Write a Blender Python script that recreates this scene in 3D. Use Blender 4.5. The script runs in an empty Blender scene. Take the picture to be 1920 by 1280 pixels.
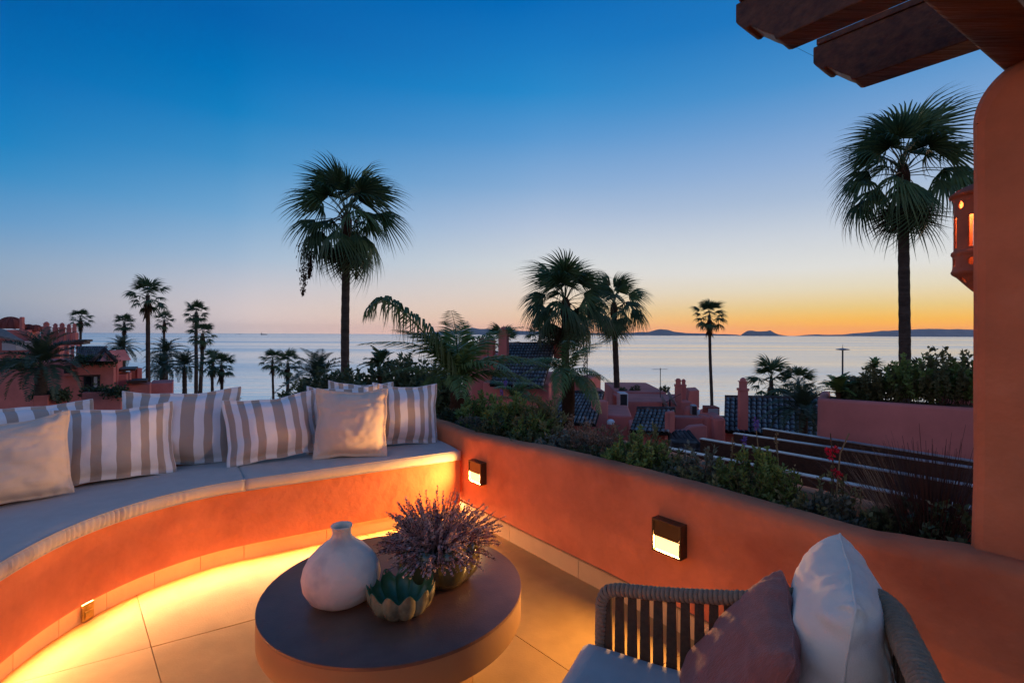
import bpy, bmesh, math, random
from mathutils import Vector, Matrix, noise
V = Vector
R = math.radians
random.seed(7)
scene = bpy.context.scene
col = scene.collection

# ------------------------------------------------------------------ camera
H = 1.30                      # eye height above the terrace floor
F = 930.0                     # focal length in pixels of the 1920 px wide photograph
HY = 626.2                    # horizon row at the middle of the frame
RHO = math.atan(8 / 1830)
cd = bpy.data.cameras.new('camera')
cam = bpy.data.objects.new('camera', cd)
col.objects.link(cam)
cd.sensor_width = 36
cd.sensor_fit = 'HORIZONTAL'
cd.lens = F / 1920 * 36
cd.shift_y = -(640 - HY) / 1920
cd.clip_start = 0.05
cd.clip_end = 60000
c_, s_ = math.cos(RHO), math.sin(RHO)
cam.matrix_world = Matrix(((c_, -s_, 0, 0), (0, 0, -1, 0), (s_, c_, 0, H), (0, 0, 0, 1)))
scene.camera = cam

# ------------------------------------------------------------------ sky, sun, exposure
SUN_AZ = R(50)                # brightest part of the afterglow, to the right of the view axis
sdx, sdy = math.sin(SUN_AZ), math.cos(SUN_AZ)


def lin(c):
    return tuple(((x / 255) / 12.92 if x / 255 <= 0.04045 else ((x / 255 + 0.055) / 1.055) ** 2.4) for x in c)


world = bpy.data.worlds.new('World')
scene.world = world
world.use_nodes = True
wt = world.node_tree
for n in list(wt.nodes):
    wt.nodes.remove(n)
wn = wt.nodes.new


def wlink(a, b):
    wt.links.new(a, b)


tc = wn('ShaderNodeTexCoord')
nrm = wn('ShaderNodeVectorMath'); nrm.operation = 'NORMALIZE'
wlink(tc.outputs['Generated'], nrm.inputs[0])
sep = wn('ShaderNodeSeparateXYZ')
wlink(nrm.outputs[0], sep.inputs[0])
asn = wn('ShaderNodeMath'); asn.operation = 'ARCSINE'
wlink(sep.outputs['Z'], asn.inputs[0])
el = wn('ShaderNodeMath'); el.operation = 'DIVIDE'; el.inputs[1].default_value = math.pi / 2
wlink(asn.outputs[0], el.inputs[0])
flat = wn('ShaderNodeVectorMath'); flat.operation = 'MULTIPLY'; flat.inputs[1].default_value = (1, 1, 0)
wlink(nrm.outputs[0], flat.inputs[0])
fn = wn('ShaderNodeVectorMath'); fn.operation = 'NORMALIZE'
wlink(flat.outputs[0], fn.inputs[0])
dot = wn('ShaderNodeVectorMath'); dot.operation = 'DOT_PRODUCT'; dot.inputs[1].default_value = (sdx, sdy, 0)
wlink(fn.outputs[0], dot.inputs[0])


def ramp(stops):
    r = wn('ShaderNodeValToRGB')
    e = r.color_ramp.elements
    while len(e) > 1:
        e.remove(e[-1])
    for i, (d, c) in enumerate(stops):
        k = e[0] if i == 0 else e.new(d / 90)
        k.position = d / 90
        k.color = (*lin(c), 1)
    wlink(el.outputs[0], r.inputs[0])
    return r


SKY_AWAY = [(0, (136, 156, 182)), (.8, (140, 158, 182)), (2.8, (152, 166, 184)), (5.5, (138, 166, 194)), (9, (94, 152, 200)),
            (12.7, (44, 137, 196)), (15, (4, 127, 192)), (20, (0, 109, 182)), (25.7, (0, 91, 166)), (45, (4, 84, 156)), (90, (8, 80, 150))]
SKY_ANTI = [(0, (146, 152, 178)), (3, (180, 166, 182)), (8, (222, 184, 186)), (16, (216, 188, 196)), (26, (164, 172, 204)), (38, (92, 144, 198)), (52, (34, 108, 176)), (90, (8, 80, 150))]
SKY_MID = [(0, (274, 202, 168)), (.8, (262, 202, 166)), (2.0, (244, 206, 172)), (4.7, (230, 214, 200)), (7.8, (215, 218, 219)),
           (12.5, (180, 196, 220)), (16.5, (138, 175, 215)), (21.5, (88, 153, 210)), (26, (36, 137, 203)), (34, (0, 105, 184)), (55, (4, 84, 156)), (90, (8, 80, 150))]
SKY_SUN = [(0, (306, 182, 62)), (.6, (292, 188, 62)), (1.6, (264, 198, 78)), (2.7, (244, 208, 130)), (4.6, (234, 221, 190)), (6.6, (227, 226, 221)),
           (9.9, (205, 212, 221)), (13.5, (170, 190, 216)), (17, (144, 175, 215)), (20.4, (114, 160, 210)), (24, (74, 144, 204)),
           (30, (30, 118, 190)), (50, (4, 86, 160)), (90, (8, 80, 150))]
SKY_LEFT = [(0, (230, 210, 206)), (.7, (232, 210, 205)), (2.4, (222, 207, 206)), (4.5, (203, 201, 209)), (7.6, (166, 189, 213)), (12, (118, 169, 211)), (17, (66, 146, 202)),
            (21.2, (18, 129, 194)), (24.4, (0, 117, 188)), (29, (0, 98, 175)), (50, (4, 84, 156)), (90, (8, 80, 150))]
rA, rL, rM, rS, rB = ramp(SKY_AWAY), ramp(SKY_LEFT), ramp(SKY_MID), ramp(SKY_SUN), ramp(SKY_ANTI)


def blend(lo, hi, a, b):
    m = wn('ShaderNodeMapRange')
    m.inputs['From Min'].default_value = lo
    m.inputs['From Max'].default_value = hi
    wlink(dot.outputs['Value'], m.inputs['Value'])
    x = wn('ShaderNodeMix'); x.data_type = 'RGBA'
    wlink(m.outputs[0], x.inputs[0])
    wlink(a, x.inputs[6]); wlink(b, x.inputs[7])
    return x.outputs[2]


m0 = blend(-1.0, -.10, rB.outputs[0], rA.outputs[0])
m1 = blend(-.14, .22, m0, rL.outputs[0])
m1 = blend(.18, .70, m1, rM.outputs[0])
m2 = blend(.64, .97, m1, rS.outputs[0])
bg = wn('ShaderNodeBackground')
bg.inputs['Strength'].default_value = 1.0
wlink(m2, bg.inputs['Color'])
wo = wn('ShaderNodeOutputWorld')
wlink(bg.outputs[0], wo.inputs[0])

sl = bpy.data.lights.new('sun_afterglow', 'SUN')
sl.energy = 0.7
sl.angle = R(30)
sl.color = (1.0, .60, .40)
sun = bpy.data.objects.new('sun_afterglow', sl)
col.objects.link(sun)
sun.rotation_euler = V((math.sin(R(76)), math.cos(R(76)), math.tan(R(7)))).to_track_quat('Z', 'Y').to_euler()

vs = scene.view_settings
vs.view_transform = 'Standard'
vs.look = 'None'
vs.exposure = 0.0
vs.gamma = 1.0
cy = scene.cycles
cy.use_denoising = True
cy.max_bounces = 6
cy.diffuse_bounces = 4
cy.glossy_bounces = 3
cy.transparent_max_bounces = 6
cy.volume_bounces = 0
cy.caustics_reflective = False
cy.caustics_refractive = False
cy.sample_clamp_indirect = 6


# ------------------------------------------------------------------ pixel -> place
def _uv(x, y):
    u, v = x - 960, y - HY
    return u * c_ + v * s_, -u * s_ + v * c_


def P(x, y, Y):
    u, v = _uv(x, y)
    return V((u / F * Y, Y, H - v / F * Y))


def G(x, y, z=0.0):
    u, v = _uv(x, y)
    return P(x, y, (H - z) * F / v)


# ------------------------------------------------------------------ mesh helpers
class MB:
    def __init__(s):
        s.v, s.f, s.uv = [], [], None

    def add(s, vs, fs, M=None):
        o = len(s.v)
        s.v += [tuple(M @ V(p)) if M is not None else tuple(p) for p in vs]
        s.f += [tuple(i + o for i in f) for f in fs]
        return s

    def box(s, c, d, M=None):
        x, y, z = c; a, b, e = d[0] / 2, d[1] / 2, d[2] / 2
        vs = [(x + i * a, y + j * b, z + k * e) for k in (-1, 1) for j in (-1, 1) for i in (-1, 1)]
        return s.add(vs, [(0, 2, 3, 1), (4, 5, 7, 6), (0, 1, 5, 4), (2, 6, 7, 3), (0, 4, 6, 2), (1, 3, 7, 5)], M)

    def hexa(s, b4, t4):
        return s.add(list(b4) + list(t4), [(3, 2, 1, 0), (4, 5, 6, 7), (0, 1, 5, 4), (1, 2, 6, 5), (2, 3, 7, 6), (3, 0, 4, 7)])

    def tube(s, pts, rad, n=8, cap=True):
        pts = [V(p) for p in pts]
        if not hasattr(rad, '__len__'):
            rad = [rad] * len(pts)
        o = len(s.v)
        up = None
        for i, p in enumerate(pts):
            d = (pts[min(i + 1, len(pts) - 1)] - pts[max(i - 1, 0)]).normalized()
            if up is None:
                up = d.orthogonal().normalized()
            up = (up - d * up.dot(d)).normalized()
            w = d.cross(up)
            for k in range(n):
                a = 2 * math.pi * k / n
                s.v.append(tuple(p + (up * math.cos(a) + w * math.sin(a)) * rad[i]))
        for i in range(len(pts) - 1):
            for k in range(n):
                a, b = o + i * n + k, o + i * n + (k + 1) % n
                s.f.append((a, b, b + n, a + n))
        if cap:
            s.f.append(tuple(o + k for k in reversed(range(n))))
            s.f.append(tuple(o + (len(pts) - 1) * n + k for k in range(n)))
        return s

    def lathe(s, prof, n=32, c=(0, 0, 0), fr=None, fz=None):
        o = len(s.v)
        for i, (r, z) in enumerate(prof):
            for k in range(n):
                a = 2 * math.pi * k / n
                rr = r * (fr(i, a) if fr else 1)
                zz = z + (fz(i, a) if fz else 0)
                s.v.append((c[0] + rr * math.cos(a), c[1] + rr * math.sin(a), c[2] + zz))
        for i in range(len(prof) - 1):
            for k in range(n):
                a, b = o + i * n + k, o + i * n + (k + 1) % n
                s.f.append((a, b, b + n, a + n))
        return s

    def grid(s, rows, closed=False):
        o = len(s.v)
        n = len(rows[0])
        for r in rows:
            s.v += [tuple(p) for p in r]
        m = n if closed else n - 1
        for i in range(len(rows) - 1):
            for k in range(m):
                a, b = o + i * n + k, o + i * n + (k + 1) % n
                s.f.append((a, b, b + n, a + n))
        return s

    def mesh(s, name, mat=None, smooth=False, ang=None):
        me = bpy.data.meshes.new(name)
        me.from_pydata(s.v, [], s.f)
        if smooth:
            me.polygons.foreach_set('use_smooth', [True] * len(me.polygons))
            if ang:
                me.set_sharp_from_angle(angle=R(ang))
        if mat:
            me.materials.append(mat)
        me.update()
        return me

    def build(s, name, mat, parent=None, smooth=False, ang=None, bevel=0, fix=False):
        me = s.mesh(name, mat, smooth, ang)
        if fix:
            bm = bmesh.new(); bm.from_mesh(me)
            bmesh.ops.recalc_face_normals(bm, faces=bm.faces)
            bm.to_mesh(me); bm.free()
        o = bpy.data.objects.new(name, me)
        col.objects.link(o)
        if parent:
            o.parent = parent
            o.matrix_parent_inverse = Matrix.Translation(-parent.location) if parent.parent is None and parent.type == 'EMPTY' else Matrix()
        if bevel:
            b = o.modifiers.new('soft', 'BEVEL')
            b.width = bevel; b.segments = 2; b.limit_method = 'ANGLE'; b.angle_limit = R(40)
        return o


def tag(o, label=None, cat=None, group=None, kind=None):
    if label: o['label'] = label
    if cat: o['category'] = cat
    if group: o['group'] = group
    if kind: o['kind'] = kind
    return o


def thing(name, label, cat, loc=(0, 0, 0), group=None, kind=None):
    o = bpy.data.objects.new(name, None)
    o.empty_display_size = .1
    col.objects.link(o)
    o.location = loc
    return tag(o, label, cat, group, kind)


def inst(name, me, parent, M):
    """a part that shares mesh data; M is its world matrix, the parent is an unrotated empty or a world-space mesh"""
    o = bpy.data.objects.new(name, me)
    col.objects.link(o)
    o.parent = parent
    o.matrix_parent_inverse = Matrix.Translation(-parent.location) if parent.type == 'EMPTY' else Matrix()
    o.matrix_basis = M
    return o


def frame(o, x, y, z):
    """matrix with columns x, y, z and origin o"""
    return Matrix(((x[0], y[0], z[0], o[0]), (x[1], y[1], z[1], o[1]), (x[2], y[2], z[2], o[2]), (0, 0, 0, 1)))


def spline(pts, n=12):
    pts = [V(p) for p in pts]
    out = []
    for i in range(len(pts) - 1):
        p0, p1, p2, p3 = pts[max(i - 1, 0)], pts[i], pts[i + 1], pts[min(i + 2, len(pts) - 1)]
        for k in range(n):
            t = k / n
            out.append(.5 * ((2 * p1) + (p2 - p0) * t + (2 * p0 - 5 * p1 + 4 * p2 - p3) * t * t + (3 * p1 - p0 - 3 * p2 + p3) * t ** 3))
    return out + [pts[-1]]


def resample(pts, step):
    L = [0]
    for a, b in zip(pts, pts[1:]):
        L.append(L[-1] + (b - a).length)
    n = max(2, round(L[-1] / step))
    out, j = [], 0
    for i in range(n + 1):
        d = L[-1] * i / n
        while j < len(pts) - 2 and L[j + 1] < d:
            j += 1
        t = (d - L[j]) / max(1e-9, L[j + 1] - L[j])
        out.append(pts[j].lerp(pts[j + 1], t))
    return out


# ------------------------------------------------------------------ materials
def nodes_of(name):
    m = bpy.data.materials.new(name)
    m.use_nodes = True
    t = m.node_tree
    return m, t, t.nodes['Principled BSDF'], t.nodes.new, t.links.new


def mk(name, c, rough=.7, var=.2, scale=6, bump=0, bscale=60, spec=.3, metal=0, c2=None, c2amt=.5, c2scale=2.5, stretch=(1, 1, 1), rnd=0, transl=0, detail=5, coat=0, sheen=0, bdist=.01):
    m, t, b, N, L = nodes_of(name)
    tcn = N('ShaderNodeTexCoord')
    mp = N('ShaderNodeMapping'); mp.inputs['Scale'].default_value = stretch
    L(tcn.outputs['Object'], mp.inputs['Vector'])
    nz = N('ShaderNodeTexNoise'); nz.inputs['Scale'].default_value = scale; nz.inputs['Detail'].default_value = detail; nz.inputs['Roughness'].default_value = .6
    L(mp.outputs[0], nz.inputs['Vector'])
    mr = N('ShaderNodeMapRange')
    mr.inputs['From Min'].default_value = .3; mr.inputs['From Max'].default_value = .7
    mr.inputs['To Min'].default_value = 1 - var; mr.inputs['To Max'].default_value = 1 + var
    L(nz.outputs['Fac'], mr.inputs['Value'])
    src = None
    if c2:
        n2 = N('ShaderNodeTexNoise'); n2.inputs['Scale'].default_value = c2scale; n2.inputs['Detail'].default_value = 6
        L(mp.outputs[0], n2.inputs['Vector'])
        m2 = N('ShaderNodeMapRange'); m2.inputs['From Min'].default_value = .62 - c2amt * .3; m2.inputs['From Max'].default_value = .82 - c2amt * .3
        L(n2.outputs['Fac'], m2.inputs['Value'])
        mx = N('ShaderNodeMix'); mx.data_type = 'RGBA'
        L(m2.outputs[0], mx.inputs[0])
        mx.inputs[6].default_value = (*c, 1); mx.inputs[7].default_value = (*c2, 1)
        src = mx.outputs[2]
    mul = N('ShaderNodeMix'); mul.data_type = 'RGBA'; mul.blend_type = 'MULTIPLY'; mul.inputs[0].default_value = 1
    if src: L(src, mul.inputs[6])
    else: mul.inputs[6].default_value = (*c, 1)
    val = mr.outputs[0]
    if rnd:
        oi = N('ShaderNodeObjectInfo')
        rr = N('ShaderNodeMapRange'); rr.inputs['To Min'].default_value = 1 - rnd; rr.inputs['To Max'].default_value = 1 + rnd
        L(oi.outputs['Random'], rr.inputs['Value'])
        mm = N('ShaderNodeMath'); mm.operation = 'MULTIPLY'
        L(val, mm.inputs[0]); L(rr.outputs[0], mm.inputs[1])
        val = mm.outputs[0]
    L(val, mul.inputs[7])
    L(mul.outputs[2], b.inputs['Base Color'])
    b.inputs['Roughness'].default_value = rough
    b.inputs['Specular IOR Level'].default_value = spec
    b.inputs['Metallic'].default_value = metal
    if coat:
        b.inputs['Coat Weight'].default_value = coat; b.inputs['Coat Roughness'].default_value = .08
    if sheen:
        b.inputs['Sheen Weight'].default_value = sheen
    if bump:
        nb = N('ShaderNodeTexNoise'); nb.inputs['Scale'].default_value = bscale; nb.inputs['Detail'].default_value = 4
        L(mp.outputs[0], nb.inputs['Vector'])
        bp = N('ShaderNodeBump'); bp.inputs['Strength'].default_value = bump; bp.inputs['Distance'].default_value = bdist
        L(nb.outputs['Fac'], bp.inputs['Height'])
        L(bp.outputs[0], b.inputs['Normal'])
    if transl:
        tr = N('ShaderNodeBsdfTranslucent')
        L(mul.outputs[2], tr.inputs['Color'])
        ms = N('ShaderNodeMixShader'); ms.inputs[0].default_value = transl
        L(b.outputs[0], ms.inputs[1]); L(tr.outputs[0], ms.inputs[2])
        L(ms.outputs[0], t.nodes['Material Output'].inputs[0])
    return m


def emit(name, c, s):
    m, t, b, N, L = nodes_of(name)
    b.inputs['Base Color'].default_value = (*c, 1)
    b.inputs['Emission Color'].default_value = (*c, 1)
    b.inputs['Emission Strength'].default_value = s
    return m


STUCCO = (.60, .19, .085)
M = {}
M['stucco'] = mk('stucco_terracotta', STUCCO, .85, .15, 4.5, 1.0, 11, .2, c2=(.48, .135, .062), c2amt=.40, c2scale=2.6, bdist=.012, detail=9)
M['stucco_far'] = mk('stucco_weathered_terracotta', (.60, .195, .165), .9, .16, 1.2, .2, 6, .15, c2=(.50, .155, .13), c2amt=.45, c2scale=.35)
M['tile'] = mk('floor_porcelain', (.50, .31, .09), .48, .15, 4, .10, 120, .38, c2=(.43, .26, .07), c2amt=.5, c2scale=3, rnd=.07)
M['skirt'] = mk('skirting_tile', (.50, .345, .185), .5, .07, 7, .05, 90, .35, rnd=.05)
M['grout'] = mk('grout', (.38, .24, .09), .9, .2, 30)
M['wood'] = mk('stained_timber', (.095, .036, .015), .55, .4, 3.5, .5, 9, .35, stretch=(1, 12, 12), c2=(.06, .021, .01), c2amt=.5, c2scale=2.5)
M['wood2'] = mk('stained_timber_beam', (.105, .038, .015), .6, .4, 3.0, .6, 7, .35, stretch=(1, 10, 10), c2=(.06, .02, .009), c2amt=.55, c2scale=1.8)
M['cushion'] = mk('outdoor_canvas_grey', (.55, .485, .41), .9, .06, 14, .25, 420, .15, sheen=.15)
M['beige'] = mk('linen_beige', (.70, .555, .43), .9, .06, 9, .3, 350, .15, sheen=.2)
M['cream'] = mk('linen_cream', (.88, .77, .60), .9, .05, 9, .3, 350, .15, sheen=.2)
M['mauve'] = mk('woven_mauve', (.40, .12, .078), .92, .12, 120, .5, 420, .12, sheen=.25, stretch=(1, 1, .15))
M['black'] = mk('dark_table_top', (.19, .09, .052), .36, .22, 7, .12, 160, .4)
M['drum'] = mk('table_drum', (.34, .19, .085), .55, .06, 3, .05, 150, .3)
M['vase'] = mk('plaster_vase', (.88, .69, .51), .9, .07, 7, .6, 28, .15, c2=(.42, .33, .28), c2amt=.22, c2scale=5)
M['olive'] = mk('olive_glaze', (.10, .08, .022), .16, .35, 9, .1, 20, .6, coat=.7)
M['green'] = mk('green_glaze', (.09, .17, .06), .3, .3, 14, .1, 20, .4, coat=.25)
M['stone'] = mk('ochre_glaze', (.27, .22, .11), .25, .4, 18, .2, 30, .5, coat=.4, c2=(.07, .06, .03), c2amt=.45, c2scale=16)
M['heather'] = mk('heather_blossom', (.45, .24, .20), .8, .35, 25, spec=.1, c2=(.60, .43, .35), c2amt=.5, c2scale=14)
M['heather_stem'] = mk('heather_stem', (.07, .05, .03), .9, .3, 30)
M['rope'] = mk('taupe_rope', (.33, .22, .135), .85, .15, 60, .5, 220, .2)
M['rope_dark'] = mk('dark_strap', (.10, .06, .034), .85, .2, 50, .5, 220, .2)
M['bronze'] = mk('bronze_metal', (.07, .045, .022), .4, .12, 9, .03, 60, .5, metal=.5)
M['brass'] = mk('brass_plate', (.28, .19, .06), .35, .35, 20, .2, 40, .5, metal=.9)
M['soil'] = mk('soil', (.022, .016, .011), 1, .4, 12, .8, 25, .1)
M['leaf_dark'] = mk('palm_leaf', (.078, .138, .055), .45, .3, 1.2, spec=.35, rnd=.35, transl=.32)
M['leaf_far'] = mk('far_palm_leaf', (.062, .11, .045), .5, .3, .8, spec=.3, transl=.25)
M['leaf_feather'] = mk('feather_leaf', (.145, .22, .065), .42, .3, 2.0, spec=.4, rnd=.25, transl=.35)
M['leaf_date'] = mk('date_palm_leaf', (.065, .10, .055), .5, .3, .8, spec=.35, transl=.25)
M['leaf_dead'] = mk('dead_palm_leaf', (.085, .05, .026), .9, .35, 3, spec=.1, rnd=.3, transl=.15)
M['bark'] = mk('palm_bark', (.075, .056, .044), .95, .35, 3, .9, 7, .1, stretch=(1, 1, 3), bdist=.05)
M['fibre'] = mk('palm_fibre', (.055, .028, .016), .95, .4, 8, .8, 20, .1)
M['sh_olive'] = mk('shrub_leaf_olive', (.165, .175, .075), .6, .3, 4, spec=.3, rnd=.2, transl=.3)
M['sh_green'] = mk('shrub_leaf_green', (.165, .245, .065), .55, .3, 5, spec=.35, rnd=.2, transl=.35)
M['sh_dark'] = mk('shrub_leaf_dark', (.085, .12, .055), .5, .3, 4, spec=.35, rnd=.2, transl=.2)
M['sh_blue'] = mk('shrub_leaf_greyblue', (.13, .15, .11), .6, .3, 4, spec=.3, rnd=.2, transl=.25)
M['sh_brown'] = mk('shrub_twig_brown', (.22, .15, .10), .8, .35, 8, spec=.2, rnd=.2, transl=.25)
M['grass_dark'] = mk('bronze_grass_blade', (.06, .026, .018), .6, .4, 5, spec=.3, transl=.2)
M['stalk'] = mk('dry_stalk', (.22, .17, .09), .85, .25, 10)
M['red'] = mk('red_petal', (.62, .02, .05), .6, .2, 30, transl=.3)
M['violet'] = mk('violet_petal', (.16, .11, .38), .7, .2, 30, transl=.3)
M['white_fl'] = mk('white_petal', (.75, .72, .66), .7, .1, 30, transl=.3)
M['rooftile'] = mk('weathered_roof_tile', (.050, .038, .036), .85, .4, 3, .5, 18, .25, c2=(.25, .225, .20), c2amt=.38, c2scale=3.3, rnd=.45)
M['roofdeck'] = mk('roof_underlay', (.012, .009, .009), .9, .3, 4)
M['grey'] = mk('painted_grey', (.30, .31, .33), .6, .1, 4)
M['white'] = mk('painted_white', (.72, .70, .68), .6, .08, 4)
M['darkmetal'] = mk('dark_metal', (.03, .032, .036), .5, .2, 6, metal=.3)
M['glass'] = mk('dark_glass', (.012, .016, .022), .06, .1, 3, spec=.8)
M['curtain'] = mk('curtain', (.45, .45, .46), .9, .15, 6, stretch=(8, 8, 1))
M['beamdark'] = mk('dark_brown_beam', (.060, .024, .013), .6, .35, 4, .4, 8, .3, stretch=(1, 8, 8))
M['beamcap'] = mk('metal_beam_capping', (.38, .37, .37), .4, .3, 5, .1, 20, .5, metal=.5)
M['brick'] = mk('dome_brick', (.24, .065, .05), .9, .3, 3, .6, 9, .1)
M['terracotta'] = mk('lantern_clay', (.36, .13, .075), .85, .12, 12, .4, 60, .2)
M['thatch'] = mk('pale_old_tile', (.20, .17, .14), .9, .35, 5, .5, 14)
M['wire'] = mk('wire', (.03, .03, .03), .6, .1, 5)

# striped cloth: print follows the cloth's own coordinates
def striped(name, n, c1, c2, ph=.25):
    m, t, b, N, L = nodes_of(name)
    uv = N('ShaderNodeUVMap')
    sp = N('ShaderNodeSeparateXYZ'); L(uv.outputs[0], sp.inputs[0])
    mu = N('ShaderNodeMath'); mu.operation = 'MULTIPLY_ADD'; mu.inputs[1].default_value = n; mu.inputs[2].default_value = ph
    L(sp.outputs['X'], mu.inputs[0])
    fr = N('ShaderNodeMath'); fr.operation = 'FRACT'; L(mu.outputs[0], fr.inputs[0])
    gt = N('ShaderNodeMath'); gt.operation = 'GREATER_THAN'; gt.inputs[1].default_value = .5; L(fr.outputs[0], gt.inputs[0])
    mx = N('ShaderNodeMix'); mx.data_type = 'RGBA'
    L(gt.outputs[0], mx.inputs[0]); mx.inputs[6].default_value = (*c1, 1); mx.inputs[7].default_value = (*c2, 1)
    L(mx.outputs[2], b.inputs['Base Color'])
    b.inputs['Roughness'].default_value = .9
    b.inputs['Specular IOR Level'].default_value = .15
    b.inputs['Sheen Weight'].default_value = .15
    tcn = N('ShaderNodeTexCoord')
    nb = N('ShaderNodeTexNoise'); nb.inputs['Scale'].default_value = 300; L(tcn.outputs['Object'], nb.inputs['Vector'])
    n2 = N('ShaderNodeTexNoise'); n2.inputs['Scale'].default_value = 14; n2.inputs['Detail'].default_value = 3; L(tcn.outputs['Object'], n2.inputs['Vector'])
    ad = N('ShaderNodeMath'); ad.operation = 'MULTIPLY_ADD'; ad.inputs[1].default_value = 2.0; L(n2.outputs['Fac'], ad.inputs[0]); L(nb.outputs['Fac'], ad.inputs[2])
    bp = N('ShaderNodeBump'); bp.inputs['Strength'].default_value = .3; bp.inputs['Distance'].default_value = .008
    L(ad.outputs[0], bp.inputs['Height']); L(bp.outputs[0], b.inputs['Normal'])
    return m


M['stripe'] = striped('striped_canvas', 6.5, (.86, .81, .77), (.46, .36, .29))

LED_COL = (1.0, .50, .23)
M['led'] = emit('warm_led', LED_COL, 215)
M['lamp'] = emit('wall_lamp_diffuser', (1.0, .62, .24), 2.2)
M['bulb'] = emit('lantern_bulb', (1.0, .42, .14), 170)

# ================================================================== far setting: sea, land, hills
def sea_material():
    m, t, b, N, L = nodes_of('evening_sea')
    b.inputs['Base Color'].default_value = (.05, .075, .085, 1)
    b.inputs['IOR'].default_value = 1.5
    b.inputs['Specular IOR Level'].default_value = .5
    tcn = N('ShaderNodeTexCoord')

    def nz(sx, sy, sc, det):
        mp = N('ShaderNodeMapping'); mp.inputs['Scale'].default_value = (sx, sy, 1)
        L(tcn.outputs['Object'], mp.inputs['Vector'])
        n = N('ShaderNodeTexNoise'); n.inputs['Scale'].default_value = sc; n.inputs['Detail'].default_value = det
        L(mp.outputs[0], n.inputs['Vector'])
        return n.outputs['Fac']
    swell = nz(.12, 1, .09, 3)
    small = nz(.35, 1, .5, 4)
    slick = nz(.10, 1, .011, 4)
    add = N('ShaderNodeMath'); add.operation = 'MULTIPLY_ADD'; add.inputs[1].default_value = 3.2
    L(swell, add.inputs[0]); L(small, add.inputs[2])
    bp = N('ShaderNodeBump'); bp.inputs['Strength'].default_value = .14; bp.inputs['Distance'].default_value = 1.0
    L(add.outputs[0], bp.inputs['Height'])
    L(bp.outputs[0], b.inputs['Normal'])
    gl = N('ShaderNodeBsdfGlossy'); gl.inputs['Color'].default_value = (.97, .97, .97, 1)
    L(bp.outputs[0], gl.inputs['Normal'])
    ms = N('ShaderNodeMixShader'); ms.inputs[0].default_value = .8
    L(b.outputs[0], ms.inputs[1]); L(gl.outputs[0], ms.inputs[2]); L(ms.outputs[0], t.nodes['Material Output'].inputs[0])
    mr = N('ShaderNodeMapRange'); mr.inputs['From Min'].default_value = .42; mr.inputs['From Max'].default_value = .62
    mr.inputs['To Min'].default_value = .16; mr.inputs['To Max'].default_value = .26
    L(slick, mr.inputs['Value']); L(mr.outputs[0], b.inputs['Roughness']); L(mr.outputs[0], gl.inputs['Roughness'])
    return m


SEA_Z = -10.0
FAR = 11000
mb = MB()
mb.add([(-FAR, 60, SEA_Z), (FAR, 60, SEA_Z), (FAR, FAR, SEA_Z), (-FAR, FAR, SEA_Z)], [(0, 1, 2, 3)])
tag(mb.build('sea', sea_material()), 'calm pale evening sea reaching to the horizon', 'sea', kind='structure')

# garden ground with a shelving shore, one sheet
M['ground'] = mk('garden_ground', (.035, .045, .024), .95, .5, .6, .6, 2, .1, c2=(.10, .085, .06), c2amt=.4, c2scale=.15)
mb = MB()
rows = []
ys = [-400, -120, -30, 0, 10, 20, 30, 40, 50, 58, 64, 70, 78, 86]
for yy in ys:
    rr = []
    for i in range(41):
        xx = -700 + 35 * i
        sh = 6 * noise.noise(V((xx * .02, 3, 0)))
        k = min(1, max(0, (yy - 58) / 24))
        rr.append((xx, yy + (sh if yy > 50 else 0), -9.0 + .4 * noise.noise(V((xx * .05, yy * .05, 0))) * (1 - k) - 2.0 * k))
    rows.append(rr)
mb.grid(rows)
tag(mb.build('ground', M['ground'], smooth=True), 'dark garden ground sloping down to the shore', 'ground', kind='structure')


def hill(name, label, pts, Y, depth, mat):
    """a ridge given by its skyline in the photograph at distance Y, with real depth"""
    base = SEA_Z - .5
    prof = [P(x, y, Y) for x, y in pts]
    n = len(prof)
    fine = []
    for i in range(n - 1):
        for k in range(6):
            t = k / 6
            p = prof[i].lerp(prof[i + 1], t)
            p.z += 14 * noise.noise(V((p.x * .006, Y, 0))) * (1 if 0 < i < n - 1 else .3) * min(1, (p.z - base) / 60)
            fine.append(p)
    fine.append(prof[-1])
    rows = []
    for j, (dy, h) in enumerate([(-.5, 0), (-.34, .3), (-.18, .72), (0, 1), (.25, .7), (.5, 0)]):
        rr = []
        for p in fine:
            hh = max(0, p.z - base)
            w = min(1, .25 + hh / 80)
            rr.append((p.x, Y + dy * depth * w + 60 * noise.noise(V((p.x * .004, j * 3.1, 0))), base + hh * h * (1 + .16 * noise.noise(V((p.x * .008, j * 1.7, 5))) * (h < 1))))
        rows.append(rr)
    m = MB().grid(rows)
    return tag(m.build(name, mat, smooth=True), label, 'hill', kind='structure')


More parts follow.
